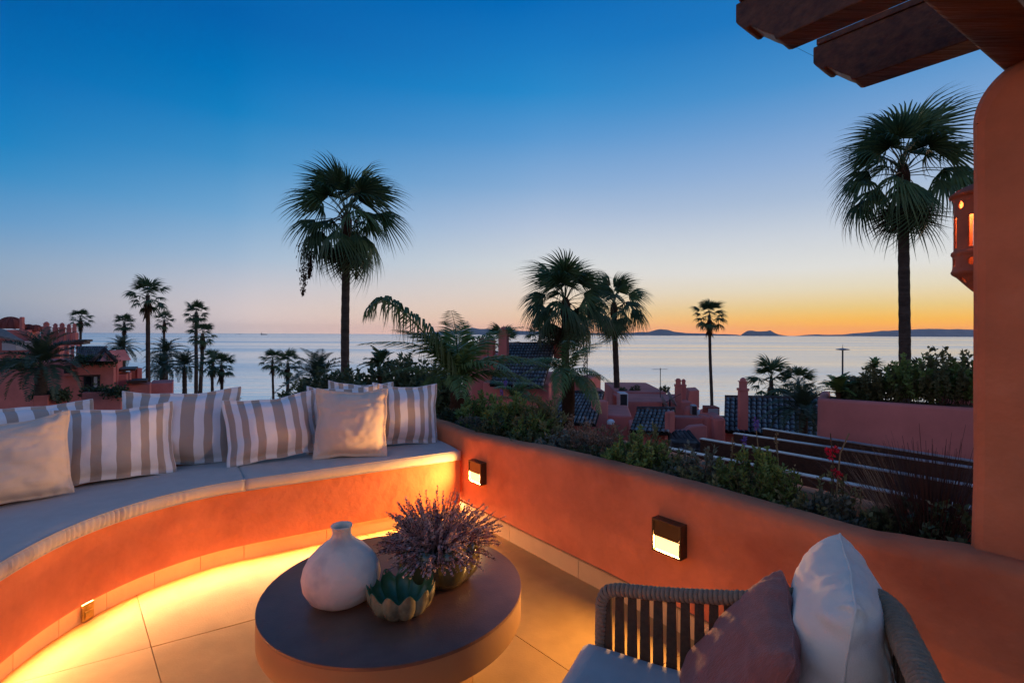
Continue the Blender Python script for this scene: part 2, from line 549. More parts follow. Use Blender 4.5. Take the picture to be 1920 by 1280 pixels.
M['hill'] = mk('distant_hillside', (.17, .20, .21), .95, .3, .004, spec=.05, c2=(.21, .22, .21), c2amt=.4, c2scale=.002)  # part of the distance haze is put into this pale blue-grey
hill('hill', 'long low grey-blue coast between the two palm groups, at the left of the hills',
     [(770, 624.5), (810, 622.5), (840, 621), (865, 619), (885, 614.5), (905, 616), (935, 618.5), (990, 620.5), (1060, 622), (1130, 624.5)], 9000, 1400, M['hill'])
hill('hill', 'small rounded hill on the sea horizon right of the fan palm pair',
     [(1120, 625), (1190, 623.5), (1215, 621.5), (1229, 618.6), (1240, 617.3), (1252, 618.2), (1264, 621.4), (1285, 624), (1340, 625.5), (1380, 627)], 8200, 900, M['hill'])
hill('hill', 'flat-topped rocky headland standing alone on the sea horizon',
     [(1384, 628.8), (1397, 627.2), (1404, 620.4), (1412, 618.9), (1424, 620.6), (1436, 621.2), (1442, 619.4), (1449, 623.0), (1459, 627), (1474, 629)], 7600, 500, M['hill'])
hill('hill', 'long dark-grey mountain range low on the horizon behind the tall palm trunk',
     [(1500, 629.5), (1530, 626.6), (1550, 627.6), (1595, 626.4), (1625, 623.4), (1655, 620.6), (1690, 618.2), (1740, 616.4), (1800, 617), (1870, 619.5), (1960, 622), (2080, 626), (2150, 632)], 8600, 1600, M['hill'])

# the evening air between here and the far coast
mv = bpy.data.materials.new('evening_air')
mv.use_nodes = True
tv = mv.node_tree
tv.nodes.remove(tv.nodes['Principled BSDF'])
pv = tv.nodes.new('ShaderNodeVolumePrincipled')
pv.inputs['Color'].default_value = (.92, .96, 1.0, 1)
pv.inputs['Density'].default_value = 3.4e-5
pv.inputs['Anisotropy'].default_value = .2
tv.links.new(pv.outputs[0], tv.nodes['Material Output'].inputs['Volume'])
hz = MB().box((0, FAR / 2 - 300, 75), (2 * FAR + 400, FAR + 1400, 190)).build('haze', mv)
tag(hz, 'thin blue evening haze over the sea', 'haze', kind='stuff')

# ================================================================== terrace: floor
DIR = V((.621, -.784, 0)).normalized()          # along the right parapet, towards the camera
NRM = V((.784, .621, 0)).normalized()           # away from the terrace
W0 = G(860, 961, 0)                             # inner corner of bench and parapet on the floor
W0.z = 0
DIR = (G(1130, 1105, 0) - W0); DIR.z = 0; DIR.normalize()
NRM = V((-DIR.y, DIR.x, 0))


def W(t, q=0, z=0):
    p = W0 + DIR * t + NRM * q
    return V((p.x, p.y, z))


def onwall(x, y, q=0):
    """where the line of sight through a pixel meets the parapet face: (t, z)"""
    d = P(x, y, 1.0) - V((0, 0, H))
    o = V((0, 0, H))
    k = ((W0 + NRM * q - o).dot(NRM)) / d.dot(NRM)
    p = o + d * k
    return (p - W0).dot(DIR), p.z


fl = MB()
fpoly = [W(-.65, .10), V((-2.2, 3.5, 0)), V((-2.8, 2.5, 0)), V((-2.8, -2.4, 0)), V((2.35, -2.4, 0)), W(4.4, .10)]
fl.v = [(p.x, p.y, -.1045) for p in fpoly] + [(p.x, p.y, -.0045) for p in fpoly]
nf_ = len(fpoly)
fl.f = [tuple(reversed(range(nf_))), tuple(range(nf_, 2 * nf_))] + [(i, (i + 1) % nf_, nf_ + (i + 1) % nf_, nf_ + i) for i in range(nf_)]
floor = tag(fl.build('terrace_floor', M['grout'], fix=True), 'beige large-format tiled terrace floor', 'floor', kind='structure')
cx = G(283.4, 1212.2, 0)
t1 = (G(303, 1280, 0) - G(262.7, 1136.7, 0)).normalized()
t2 = (G(474, 1161, 0) - G(220, 1228.6, 0)).normalized()
S = 1.2
gap = .0016
base = MB()
a1, a2 = t1 * (S / 2 - gap), t2 * (S / 2 - gap)
bt = [-a1 - a2, a1 - a2, a1 + a2, -a1 + a2]
if (bt[1] - bt[0]).cross(bt[2] - bt[0]).z < 0:
    bt = bt[::-1]
base.hexa([p + V((0, 0, -.022)) for p in bt], [p * 1 for p in bt])
tile_me = base.mesh('floor_tile', M['tile'])
for i in range(-3, 4):
    for j in range(-3, 4):
        c = cx + t1 * S * (i + .5) + t2 * S * (j + .5)
        if -3.2 < c.x < 2.4 and -1.6 < c.y < 4.2:
            qs = [(c + p - W0).dot(NRM) for p in bt]
            if min(qs) > .08:
                continue
            me_ = tile_me
            if max(qs) > .10:                  # cut where the tile runs under the parapet
                me_ = tile_me.copy()
                bm = bmesh.new(); bm.from_mesh(me_)
                cut = W0 + NRM * .08 - c
                bmesh.ops.bisect_plane(bm, geom=bm.verts[:] + bm.edges[:] + bm.faces[:], plane_co=cut, plane_no=NRM, clear_outer=True)
                bm.to_mesh(me_); bm.free()
            inst('floor_tile', me_, floor, Matrix.Translation((c.x, c.y, random.uniform(-.0006, .0006))))

# ================================================================== right parapet with planter
def plaster_wall(line, z0, topf, q0, q1, rnd=.045, step=.06, amp=.004, nz=9, seed=0):
    """hand-plastered wall: line(t)->base point and outward normal, q0..q1 its thickness, rounded top"""
    m = MB()
    rows = []
    for (p, n, t) in line:
        zt = topf(t)
        prof = [(q0, z0 + (zt - rnd - z0) * k / nz) for k in range(nz + 1)]
        for k in range(1, 5):
            a = math.pi / 2 * k / 4
            prof.append((q0 + rnd * (1 - math.cos(a)), zt - rnd + rnd * math.sin(a)))
        for k in range(0, 5):
            a = math.pi / 2 * k / 4
            prof.append((q1 - rnd * (1 - math.sin(a)), zt - rnd + rnd * math.cos(a)))
        prof.append((q1, z0))
        rr = []
        for (q, z) in prof:
            pp = p + n * q
            d = amp * (noise.noise(V((pp.x * 3.1, pp.y * 3.1, z * 3.1 + seed))) + .5 * noise.noise(V((pp.x * 9, pp.y * 9, z * 9 + seed))))
            rr.append((pp.x + n.x * d, pp.y + n.y * d, z + d * .6))
        rows.append(rr)
    m.grid(rows)
    k = len(rows[0])
    m.f.append(tuple(range(k)))
    m.f.append(tuple(len(m.v) - k + i for i in reversed(range(k))))
    return m


def straight(t0, t1, step=.07):
    n = max(2, int((t1 - t0) / step))
    return [(W(t0 + (t1 - t0) * i / n), NRM, t0 + (t1 - t0) * i / n) for i in range(n + 1)]


top_px = [(825, 793), (862, 808), (940, 826), (1020, 841), (1130, 868), (1280, 908), (1450, 957), (1600, 1000), (1725, 1023), (1825, 1036)]
tops = sorted(onwall(x, y, .01) for x, y in top_px)


def parapet_top(t):
    if t <= tops[0][0]: return tops[0][1]
    for (a, za), (b, zb) in zip(tops, tops[1:]):
        if a <= t <= b:
            k = (t - a) / (b - a); k = k * k * (3 - 2 * k)
            return za + (zb - za) * k
    return tops[-1][1]


parapet = thing('parapet_wall', 'smooth orange plastered parapet wall with two small lamps, planter behind it', 'wall', W(1))
TC = onwall(1812, 700)[0]
pw = plaster_wall(straight(tops[0][0] - .35, 4.4), -.05, parapet_top, 0, .14, seed=1)
pw.build('wall', M['stucco'], parapet, smooth=True, ang=70, fix=True)
# skirting boards along the foot, each its own piece, topped by a solid strip standing in for the shadow gap
tt = .012
k = 0
while tt < 4.3:
    ln = .60
    s = MB()
    a, b = W(tt + .0015, -.012), W(tt + ln - .0015, -.012)
    a2, b2 = W(tt + .0015, .02), W(tt + ln - .0015, .02)
    s.hexa([a, b, b2, a2], [V((p.x, p.y, .096)) for p in (a, b, b2, a2)])
    s.build('skirting_tile', M['skirt'], parapet, fix=True)
    tt += ln
g = MB(); a, b, b2, a2 = W(.012, -.0105), W(4.3, -.0105), W(4.3, .02), W(.012, .02)
g.hexa([V((p.x, p.y, .0965)) for p in (a, b, b2, a2)], [V((p.x, p.y, .1015)) for p in (a, b, b2, a2)])
g.build('shadow_gap_strip', M['grout'], parapet, fix=True)

# outer wall of the planter
outer = plaster_wall(straight(-.7, 4.4), -3.2, lambda t: .565 + .02 * math.sin(t * 2.1), .66, .80, seed=5)
tag(outer.build('planter_wall', M['stucco'], smooth=True, ang=70, fix=True), 'low rounded pink outer rim of the planter, glimpsed behind the shrubs', 'wall')
sb = MB()
rows = []
for i in range(60):
    t = -.6 + 5 * i / 59
    rows.append([W(t, .13 + .56 * j / 8, .50 + .03 * noise.noise(V((t * 4, j, 0))) - (.0 if t < 2.2 else .10 * min(1, (t - 2.2) / .4))) for j in range(9)])
sb.grid(rows)
tag(sb.build('planter_soil', M['soil'], smooth=True), 'dark planting soil filling the long planter', 'soil', kind='stuff')

# ================================================================== column / end wall on the right, rounded top corner
cl = thing('corner_pillar', 'tall red plastered pillar with a rounded top corner at the right edge', 'pillar', W(TC + .2, .1))
m = MB()
ZT = 2.10
q0, q1 = .06, .32
zb = parapet_top(TC) - .05
n = 16
RAD = .17
outline = [(0, zb)]
for k in range(12):
    outline.append((0, zb + (ZT - RAD - zb) * (k + 1) / 12))
for k in range(1, n + 1):
    a = math.pi / 2 * k / n
    outline.append((RAD * .85 * (1 - math.cos(a)), ZT - RAD + RAD * math.sin(a)))
rows = []
for j in range(9):
    e = [.0, .012, .035][j] if j < 3 else ([.035, .012, .0][8 - 6 - (8 - j) + 0] if False else 0)
qq = [(q0, .030), (q0 + .008, .012), (q0 + .03, 0), (q0 + .1, 0), (q1 - .1, 0), (q1 - .03, 0), (q1 - .008, .012), (q1, .030)]
for q, e in qq:
    rr = []
    for (dt, z) in outline:
        d = .004 * noise.noise(V((dt * 5, q * 7, z * 3)))
        rr.append(W(TC + dt + e + d, q + d, z - (e if dt > 0 else 0)))
    for (dt, z) in [(.6, ZT - (e)), (1.4, ZT - e)]:
        rr.append(W(TC + dt, q, z))
    rows.append(rr)
m.grid(rows)
# faces front / back
for q, sgn in ((q0, 1), (q1, -1)):
    k0 = 0 if sgn > 0 else (len(rows) - 1) * len(rows[0])
    m.v.append(tuple(W(TC + 1.4, q, zb)))
    m.f.append(tuple(range(k0, k0 + len(rows[0]))) + (len(m.v) - 1,))
co = m.build('wall', M['stucco'], cl, smooth=True, ang=25, fix=True)
for pg in co.data.polygons:
    if len(pg.vertices) > 8: pg.use_smooth = False

# ================================================================== built-in bench
front_px = [(861, 941.5, .096), (792, 955, .096), (652, 981.6, .096), (560, 1029.5, 0), (504, 1041.6, 0), (453, 1052.5, 0), (418, 1060.5, 0), (383, 1071, 0),
            (318.5, 1092, 0), (246, 1121, 0), (152, 1169, 0), (82, 1217, 0), (23, 1267, 0)]
fp = []
for x, y, z in front_px:
    p = G(x, y, z); fp.append(V((p.x, p.y, 0)))
# smooth the measured points
sm = [fp[0]] + [(fp[i - 1] + fp[i] * 2 + fp[i + 1]) / 4 for i in range(1, len(fp) - 1)] + [fp[-1]]
d = (sm[-1] - sm[-2]).normalized()
ang = 0
p = sm[-1].copy()
ext = []
for k in range(12):
    d = Matrix.Rotation(R(5.5), 3, 'Z') @ d
    p = p + d * .16
    ext.append(p.copy())
BC = resample(spline(sm + ext, 8), .03)
BT = [(BC[min(i + 1, len(BC) - 1)] - BC[max(i - 1, 0)]).normalized() for i in range(len(BC))]
BN = [V((t.y, -t.x, 0)) for t in BT]          # candidate outward normals
if BN[3].dot(V((-.5, .85, 0))) < 0:
    BN = [-n for n in BN]
for _ in range(6):
    BN = [BN[0]] + [(BN[i - 1] + BN[i] + BN[i + 1]).normalized() for i in range(1, len(BN) - 1)] + [BN[-1]]
BL = [0]
for a, b in zip(BC, BC[1:]): BL.append(BL[-1] + (b - a).length)


def bench_at(s, q=0, z=0):
    i = min(range(len(BL)), key=lambda k: abs(BL[k] - s))
    p = BC[i] + BN[i] * q
    return V((p.x, p.y, z))


PL = .40                                       # plinth height
bench = thing('built_in_bench', 'curved built-in orange bench with light strip glowing under its front', 'bench', BC[20])
m = MB()
rows = []
for i in range(len(BC)):
    prof = [(.032, .100), (-.002, .100), (-.004, .0940), (-.011, .0940), (-.011, .106)]
    prof += [(-.011, .106 + (PL - .106) * k / 6) for k in range(1, 7)] + [(.56, PL)]
    rr = []
    for j, (q, z) in enumerate(prof):
        pp = BC[i] + BN[i] * q
        dd = .003 * noise.noise(V((pp.x * 4, pp.y * 4, z * 4))) if 4 < j < 10 else 0
        rr.append((pp.x + BN[i].x * dd, pp.y + BN[i].y * dd, z))
    rows.append(rr)
m.grid(rows)
m.build('plinth', M['stucco'], bench, smooth=True, ang=40, fix=False)
# skirting tiles along the foot, recessed under the plaster lip
s0 = .002
kk = 0
while s0 < BL[-1] - .3:
    ln = .46 if s0 < 1.1 else .215
    i0 = min(range(len(BL)), key=lambda k: abs(BL[k] - s0)); i1 = min(range(len(BL)), key=lambda k: abs(BL[k] - (s0 + ln)))
    m = MB()
    rows = []
    off = .0215 + random.uniform(-.001, .001)
    idx = list(range(i0, i1 + 1))
    for i in idx:
        a, b = BC[i] + BN[i] * off, BC[i] + BN[i] * .06
        e = BT[i] * (.0012 if i == i0 else (-.0012 if i == i1 else 0))
        a, b = a + e, b + e
        rows.append([(b.x, b.y, 0), (a.x, a.y, 0), (a.x, a.y, .083), (b.x, b.y, .083)])
    m.grid(rows, closed=True)
    m.f.append((0, 1, 2, 3)); k_ = len(m.v); m.f.append((k_ - 1, k_ - 2, k_ - 3, k_ - 4))
    m.build('skirting_tile', M['skirt'], bench, fix=True)
    s0 = BL[i1]
# light strip tucked under the lip
m = MB()
rows = []
for i in range(0, len(BC)):
    a, b = BC[i] + BN[i] * .0225, BC[i] + BN[i] * .0270
    rows.append([(a.x, a.y, .0985), (b.x, b.y, .0845)])
m.grid(rows)
m.build('light_strip', M['led'], bench)
# low back wall behind the cushions
bw = [(BC[i], BN[i], BL[i]) for i in range(0, len(BC), 2)]
m = plaster_wall(bw, -.05, lambda t: .60, .56, .70, seed=9)
m.build('back_wall', M['stucco'], bench, smooth=True, ang=70, fix=True)

# small brass outlet set into the skirting
op = G(165, 1160, 0)
i0 = min(range(len(BC)), key=lambda k: (BC[k] - V((op.x, op.y, 0))).length)
o = BC[i0]; tX, nX = BT[i0], BN[i0]
ou = thing('floor_outlet', 'small square brass cover set into the bench skirting', 'outlet', o)
m = MB().box((0, 0, .042), (.052, .010, .076), frame(o + nX * .012, tX, nX, V((0, 0, 1))))
m.build('cover', M['brass'], ou, bevel=.002)
m = MB().box((0, 0, .030), (.034, .006, .036), frame(o + nX * .006, tX, nX, V((0, 0, 1))))
m.build('flap', M['brass'], ou, bevel=.002)

# ================================================================== wall lamps on the parapet
def wall_lamp(x0, y0, x1, y1, label):
    ta, za = onwall(x0, y0, -.05); tb, zb = onwall(x1, y1, -.05)
    t = (ta + tb) / 2; z = (za + zb) / 2
    w, h, dp = .148, .146, .048
    c = W(t, 0, z)
    r = thing('wall_lamp', label, 'lamp', c, 'wall lamps on the parapet')
    A = frame(c, DIR, -NRM, V((0, 0, 1)))        # local x along the wall, y out of it
    f = MB()
    f.box((0, .004, 0), (w, .008, h), A)                         # back plate
    f.box((0, dp / 2 + .004, h / 2 - .005), (w, dp - .004, .010), A)
    f.box((0, dp / 2 + .004, -h / 2 + .004), (w, dp - .004, .008), A)
    f.box((-w / 2 + .005, dp / 2 + .004, -.0005), (.010, dp - .0045, h - .0185), A)
    f.box((w / 2 - .005, dp / 2 + .004, -.0005), (.010, dp - .0045, h - .0185), A)
    f.build('housing', M['bronze'], r, bevel=.0015)
    f = MB().box((0, dp - .008, h * .22 + .002), (w - .0205, .012, h * .52), A)
    f.build('front_plate', M['bronze'], r, bevel=.0015)
    f = MB().box((0, dp - .016, -h * .255), (w - .0205, .008, h * .42), A)
    f.build('diffuser', M['lamp'], r)
    ld = bpy.data.lights.new('wall_lamp_light', 'AREA')
    ld.shape = 'RECTANGLE'; ld.size = w - .03; ld.size_y = h * .38
    ld.energy = 16; ld.color = (1.0, .50, .15)
    lo = bpy.data.objects.new('lamp_light', ld); col.objects.link(lo)
    lo.parent = r; lo.matrix_parent_inverse = Matrix.Translation(-r.location)
    cc = A @ V((0, dp - .0105, -h * .255))
    lo.matrix_basis = frame(cc, DIR, V((0, 0, 1)), DIR.cross(V((0, 0, 1))))
    if (lo.matrix_basis.to_3x3() @ V((0, 0, -1))).dot(-NRM) < 0:
        lo.matrix_basis = frame(cc, -DIR, V((0, 0, 1)), (-DIR).cross(V((0, 0, 1))))
    return r


wall_lamp(874, 866, 905, 906, 'small bronze wall lamp beside the bench end, farther of the two')
wall_lamp(1219, 977, 1279, 1044, 'bronze wall lamp lower on the parapet above the armchair, nearer of the two')

# ================================================================== bench cushions
CT = .474


def bench_cushion(s_a, s_b, label, gather):
    ia = min(range(len(BL)), key=lambda k: abs(BL[k] - s_a)); ib = min(range(len(BL)), key=lambda k: abs(BL[k] - s_b))
    r = 0
    rows = []
    idx = [ia + (ib - ia) * k / (4 * (ib - ia)) for k in range(4 * (ib - ia) + 1)]
    for fi in idx:
        i = min(int(fi), len(BC) - 2); u = fi - i
        c = BC[i].lerp(BC[i + 1], u); n = (BN[i].lerp(BN[i + 1], u)).normalized(); s = BL[i] + (BL[i + 1] - BL[i]) * u
        de = min(s - BL[ia], BL[ib] - s)
        er = max(0, 1 - de / .018) ** 2 * .012
        prof = [(.54, PL + .004), (.10, PL + .004), (-.020 + er, PL + .005), (-.030 + er, PL + .010), (-.034 + er, PL + .034), (-.033 + er, PL + .056), (-.024 + er, CT - .005), (-.004, CT - er),
                (.06, CT + .003 - er), (.14, CT + .006 - er), (.25, CT + .008 - er), (.38, CT + .006 - er), (.54, CT - er)]
        rr = []
        g = gather(s)
        for j, (q, z) in enumerate(prof):
            if 2 <= j <= 7:
                k = [0, 0, .5, .8, 1, 1, .9, .35][j]
                q += k * g * (-.0115 * math.sin(s * 240 + 5 * noise.noise(V((s * 9, j * .2, 0)))) * (0.6 + .8 * noise.noise(V((s * 13, 4, 0)))) + .002 * noise.noise(V((s * 60, j, 0))))
                q += .003 * noise.noise(V((s * 7, j * .4, 8)))
            z += .003 * noise.noise(V((c.x * 5 + q * 5, c.y * 5, 1))) if j > 7 else 0
            p = c + n * q
            rr.append((p.x, p.y, z))
        rows.append(rr)
    m = MB().grid(rows, closed=True)
    k = len(rows[0])
    m.f.append(tuple(range(k))); m.f.append(tuple(len(m.v) - k + i for i in reversed(range(k))))
    o = m.build('bench_cushion', M['cushion'], smooth=True, ang=60, fix=True)
    tag(o, label, 'cushion', 'seat cushions on the built-in bench')
    # piping along both front edges
    for zz, qq in ((PL + .009, -.0305), (CT - .004, -.0255)):
        pp = []
        for i in range(ia, ib + 1):
            p = BC[i] + BN[i] * qq
            pp.append((p.x, p.y, zz))
        MB().tube(pp, .0022, 6).build('piping', M['cushion'], o, smooth=True)
    return o


sp = G(462, 915, PL)
SEAM = BL[min(range(len(BC)), key=lambda k: (BC[k] - V((sp.x, sp.y, 0))).length)]
bench_cushion(.006, SEAM - .003, 'long straight grey seat cushion at the parapet end of the bench', lambda s: .05)
bench_cushion(SEAM + .003, BL[-1], 'curved grey seat cushion with gathered front around the bench bend', lambda s: min(.62, max(.05, (s - SEAM - .15) * 1.4)))


# ================================================================== pillows
def pillow_mesh(name, w, h, T, mat, seed=0, flange=.03, wr=1.0, sag=.02, bend=0.0, n=34, pinch=.085, px=.62, cp=.03, crease=0):
    """cushion standing in its x-z plane, base edge at z=0, front towards -y"""
    vs, fs, uv = [], [], []
    rnd = random.Random(seed)
    ph = rnd.uniform(0, 50)
    for side in (-1, 1):
        o = len(vs)
        for j in range(n + 1):
            for i in range(n + 1):
                u, v = -1 + 2 * i / n, -1 + 2 * j / n
                # denser towards the rim
                u = math.copysign(abs(u) ** .8, u); v = math.copysign(abs(v) ** .8, v)
                fu, fv = 1 - flange * 2 / w, 1 - flange * 2 / h
                a, b = min(1, abs(u) / fu), min(1, abs(v) / fv)
                t = ((1 - a ** 2.6) * (1 - b ** 2.6)) ** px
                x = u * w / 2 * (1 - pinch * (1 - v * v) * abs(u))
                z = v * h / 2 * (1 - pinch * (1 - u * u) * abs(v))
                cq = 1 - cp * (u * u * v * v) ** 3
                x *= cq; z *= cq
                t *= T * (1 - .16 * v)
                # puckers running in from the rim
                ed = min(1, t / (T * .55)) if T else 0
                fold = wr * (1 - ed) * (.008 * math.sin((u * 9 if abs(v) > abs(u) else v * 9) * 2.1 + ph + 3 * noise.noise(V((u * 2, v * 2, ph)))))
                t += fold + wr * .012 * noise.noise(V((u * 2.2 + ph, v * 2.2, side * 1.0))) * min(1, t / .02) + wr * .005 * noise.noise(V((u * 6 + ph, v * 6, side * 2.0))) * min(1, t / .02)
                if crease:
                    cz = noise.noise(V((u * 1.6 + ph, v * 5.5 + .6 * u * u, side * 3.0)))
                    t -= crease * max(0, 1 - abs(cz) * 5) * min(1, t / .02) * (.35 + .65 * (v > -.2))
                y = side * max(t, .0025)
                z -= sag * (1 - u * u) * max(0, v) ** 2
                x += .010 * noise.noise(V((v * 2 + ph, 1, 0))); z += .010 * noise.noise(V((u * 2 + ph, 2, 0)))
                y += bend * (u * u - .4) * h * .3 + .012 * noise.noise(V((u * 1.3 + ph, v * 1.3, 7)))
                vs.append((x, y, z + h / 2)); uv.append((i / n, j / n))
        for j in range(n):
            for i in range(n):
                a = o + j * (n + 1) + i
                q = (a, a + 1, a + n + 2, a + n + 1)
                fs.append(q if side < 0 else q[::-1])
    N1 = (n + 1) ** 2
    rim = [i for i in range(n + 1)] + [j * (n + 1) + n for j in range(1, n + 1)] + [n * (n + 1) + i for i in range(n - 1, -1, -1)] + [j * (n + 1) for j in range(n - 1, 0, -1)]
    for a, b in zip(rim, rim[1:] + rim[:1]):
        fs.append((a, a + N1, b + N1, b))
    zmin = min(p[2] for p in vs)
    vs = [(p[0], p[1], p[2] - zmin) for p in vs]
    me = bpy.data.meshes.new(name)
    me.from_pydata(vs, [], fs)
    me.polygons.foreach_set('use_smooth', [True] * len(me.polygons))
    ul = me.uv_layers.new(name='UVMap')
    for lp in me.loops:
        ul.data[lp.index].uv = uv[lp.vertex_index]
    me.materials.append(mat)
    zz = [((V(vs[a]) + V(vs[a + N1])) / 2) for a in rim]
    zz.append(zz[0].copy())
    me['seam'] = 1
    SEAMS[me.name] = MB().tube(zz, .0026, 5, cap=False).mesh('piping', mat, smooth=True)
    return me


SEAMS = {}


def add_seam(o):
    s = bpy.data.objects.new('piping', SEAMS[o.data.name])
    col.objects.link(s)
    s.parent = o


def pillow(px, py, w, h, T, mat, label, yaw, lean, roll=0, group='pillows along the bench', seed=0, z=CT + .002, push=0, **kw):
    p = G(px, py, z)
    me = pillow_mesh('pillow', w, h, T, mat, seed, **kw)
    o = bpy.data.objects.new('pillow', me)
    col.objects.link(o)
    Rm = Matrix.Rotation(R(yaw), 4, 'Z') @ Matrix.Rotation(-R(lean), 4, 'X') @ Matrix.Rotation(R(roll), 4, 'Y')
    o.matrix_world = Rm
    zz = min((Rm @ v.co).z for v in me.vertices)
    o.matrix_world = Matrix.Translation((p.x, p.y + push, z - zz - .004)) @ Rm
    tag(o, label, 'pillow', group)
    add_seam(o)
    return o


ST = M['stripe']
pillow(66, 892, .60, .44, .09, ST, 'striped pillow half hidden behind the plain beige pillow nearest the picture edge', 52, 20, 0, seed=11, bend=.15)
pillow(10, 950, .50, .43, .10, M['beige'], 'plain beige pillow at the left end of the bench', 44, 17, -2, seed=12, flange=.012, crease=.006, n=48)
pillow(338, 874, .66, .50, .095, ST, 'widest striped pillow standing upright behind the seam of the cushions', 26, 17, 0, seed=13)
pillow(218, 903, .57, .45, .105, ST, 'striped pillow with curving stripes, sagging to the side beside the plain beige one', 40, 24, 0, seed=14, bend=.25)
pillow(520, 866, .57, .44, .10, ST, 'striped pillow leaning in the middle of the straight bench', 33, 21, -4, seed=15, bend=.12)
pillow(760, 836, .50, .47, .095, ST, 'striped pillow nearest the parapet at the end of the bench', 24, 16, 3, seed=18)
pillow(672, 836, .48, .48, .055, ST, 'striped pillow whose corner shows behind the square plain pillow, second of its stack', 20, 11, 3, seed=17)
pillow(646, 848, .50, .48, .055, ST, 'striped pillow directly behind the square plain pillow, only its top edge showing', 18, 11, -1, seed=19)
pillow(657, 859, .48, .48, .095, M['beige'], 'square plain beige pillow with flanged edge in front of two striped ones', 15, 15, 1, seed=16, flange=.022, crease=.004, n=48)

# ================================================================== coffee table
ZTAB = .35
yn, yf = G(690, 1251, ZTAB).y, G(780, 999, ZTAB).y
TR = (yf - yn) / 2
TCY = (yf + yn) / 2
TCX = -math.tan(R(13.05)) * TCY
tab = thing('coffee_table', 'low round drum coffee table with dark top, carrying vase and bowls', 'table', (TCX, TCY, 0))
c = (TCX, TCY, 0)
m = MB().lathe([(0, ZTAB), (TR - .004, ZTAB), (TR - .0005, ZTAB - .0015), (TR, ZTAB - .005), (TR, ZTAB - .012), (TR - .01, ZTAB - .012)], 160, c)
m.build('table_top', M['black'], tab, smooth=True, ang=35)
m = MB().lathe([(TR - .01, ZTAB - .0125), (TR - .0005, ZTAB - .0125), (TR - .0005, ZTAB - .105), (TR - .003, ZTAB - .110), (TR - .01, ZTAB - .111), (0, ZTAB - .111)], 160, c)
m.build('drum', M['drum'], tab, smooth=True, ang=35)
m = MB().lathe([(TR * .62, ZTAB - .112), (TR * .62, .0)], 96, c)
m.build('base', M['drum'], tab, smooth=True)

# vase
p = G(640, 1124, ZTAB)
vp = [(0, .004), (.050, .0), (.080, .004), (.108, .022), (.128, .055), (.1345, .090), (.129, .122), (.112, .155), (.086, .184), (.058, .206), (.038, .222), (.032, .236), (.032, .246), (.034, .257), (.0375, .264), (.036, .268), (.032, .264), (.027, .25), (.026, .236), (.03, .2), (.06, .17)]
m = MB().lathe(vp, 72, p, fr=lambda i, a: 1 + .012 * math.sin(2 * a + i * .4) + .006 * math.sin(5 * a + i))
o = m.build('vase', M['vase'], smooth=True)
tag(o, 'rough white bottle-shaped plaster vase on the coffee table', 'vase')

# olive lobed pot with heather
p = G(822, 1083, ZTAB)
PR = .155
fz_lobe = lambda a, k: abs(math.cos(a * k / 2 + .3)) ** .7
m = MB()
pp = [(0, .0), (PR * .55, 0), (PR * .78, .012), (PR * .95, .045), (PR, .085), (PR * .96, .125), (PR * .90, .146), (PR * .86, .148), (PR * .86, .13), (PR * .80, .11), (0, .108)]
m.lathe(pp, 144, p, fr=lambda i, a: (1 + .11 * (fz_lobe(a, 7) - .6)) if 0 < i < 8 else (1 + .06 * (fz_lobe(a, 7) - .6)),
        fz=lambda i, a: .022 * (fz_lobe(a, 7) - .4) if 4 < i < 9 else 0)
pot = tag(m.build('flower_pot', M['olive'], smooth=True), 'glossy olive lobed ceramic pot holding the heather', 'pot')
he = thing('heather_plant', 'bushy purple heather growing in the olive pot', 'plant', (p.x, p.y, p.z + .12))
rg = random.Random(4)
st, bl = MB(), MB()
for i in range(520):
    az = rg.uniform(0, 2 * math.pi)
    tl = math.acos(1 - rg.random() ** .8 * 1.05)
    tl = min(tl, R(84))
    L = rg.uniform(.13, .225) * (1.05 - .12 * tl)
    if rg.random() < .10: L *= 1.25
    r0 = rg.uniform(0, PR * .55)
    b0 = V((p.x + r0 * math.cos(az), p.y + r0 * math.sin(az), p.z + .125))
    d = V((math.sin(tl) * math.cos(az), math.sin(tl) * math.sin(az), math.cos(tl)))
    pts = []
    for k in range(6):
        q = b0 + d * (L * k / 5) + V((0, 0, -.035 * (k / 5) ** 2 * math.sin(tl) + .012 * (k / 5))) + V((rg.uniform(-1, 1), rg.uniform(-1, 1), rg.uniform(-1, 1))) * .004
        pts.append(q)
    st.tube(pts, [.0013] * 5 + [.0007], 3, cap=False)
    nf = int(L * 190)
    for k in range(nf):
        t = .30 + .70 * k / nf
        f = t * 5; a = min(4, int(f)); q = pts[a].lerp(pts[a + 1], f - a)
        sz = rg.uniform(.0055, .0098) * (1.15 - .55 * t)
        e = V((rg.gauss(0, 1), rg.gauss(0, 1), rg.gauss(0, 1))).normalized()
        f1 = e.orthogonal().normalized(); f2 = e.cross(f1)
        q = q + e * sz * .8
        bl.add([q + f1 * sz, q + f2 * sz * .7, q - f1 * sz, q - f2 * sz * .7], [(0, 1, 2, 3)])
st.build('stems', M['heather_stem'], he)
bl.build('blossoms', M['heather'], he)

# green shell bowl
p = G(752, 1146, ZTAB)
SRd = .100
bw_ = thing('shell_bowl', 'small scalloped shell-like bowl, ochre outside and glossy green inside', 'bowl', p)
K = 11


def lobes(a): return abs(math.cos(a * K / 2))


def rimz(a): return (abs(math.cos(a * K / 2)) ** 1.6)


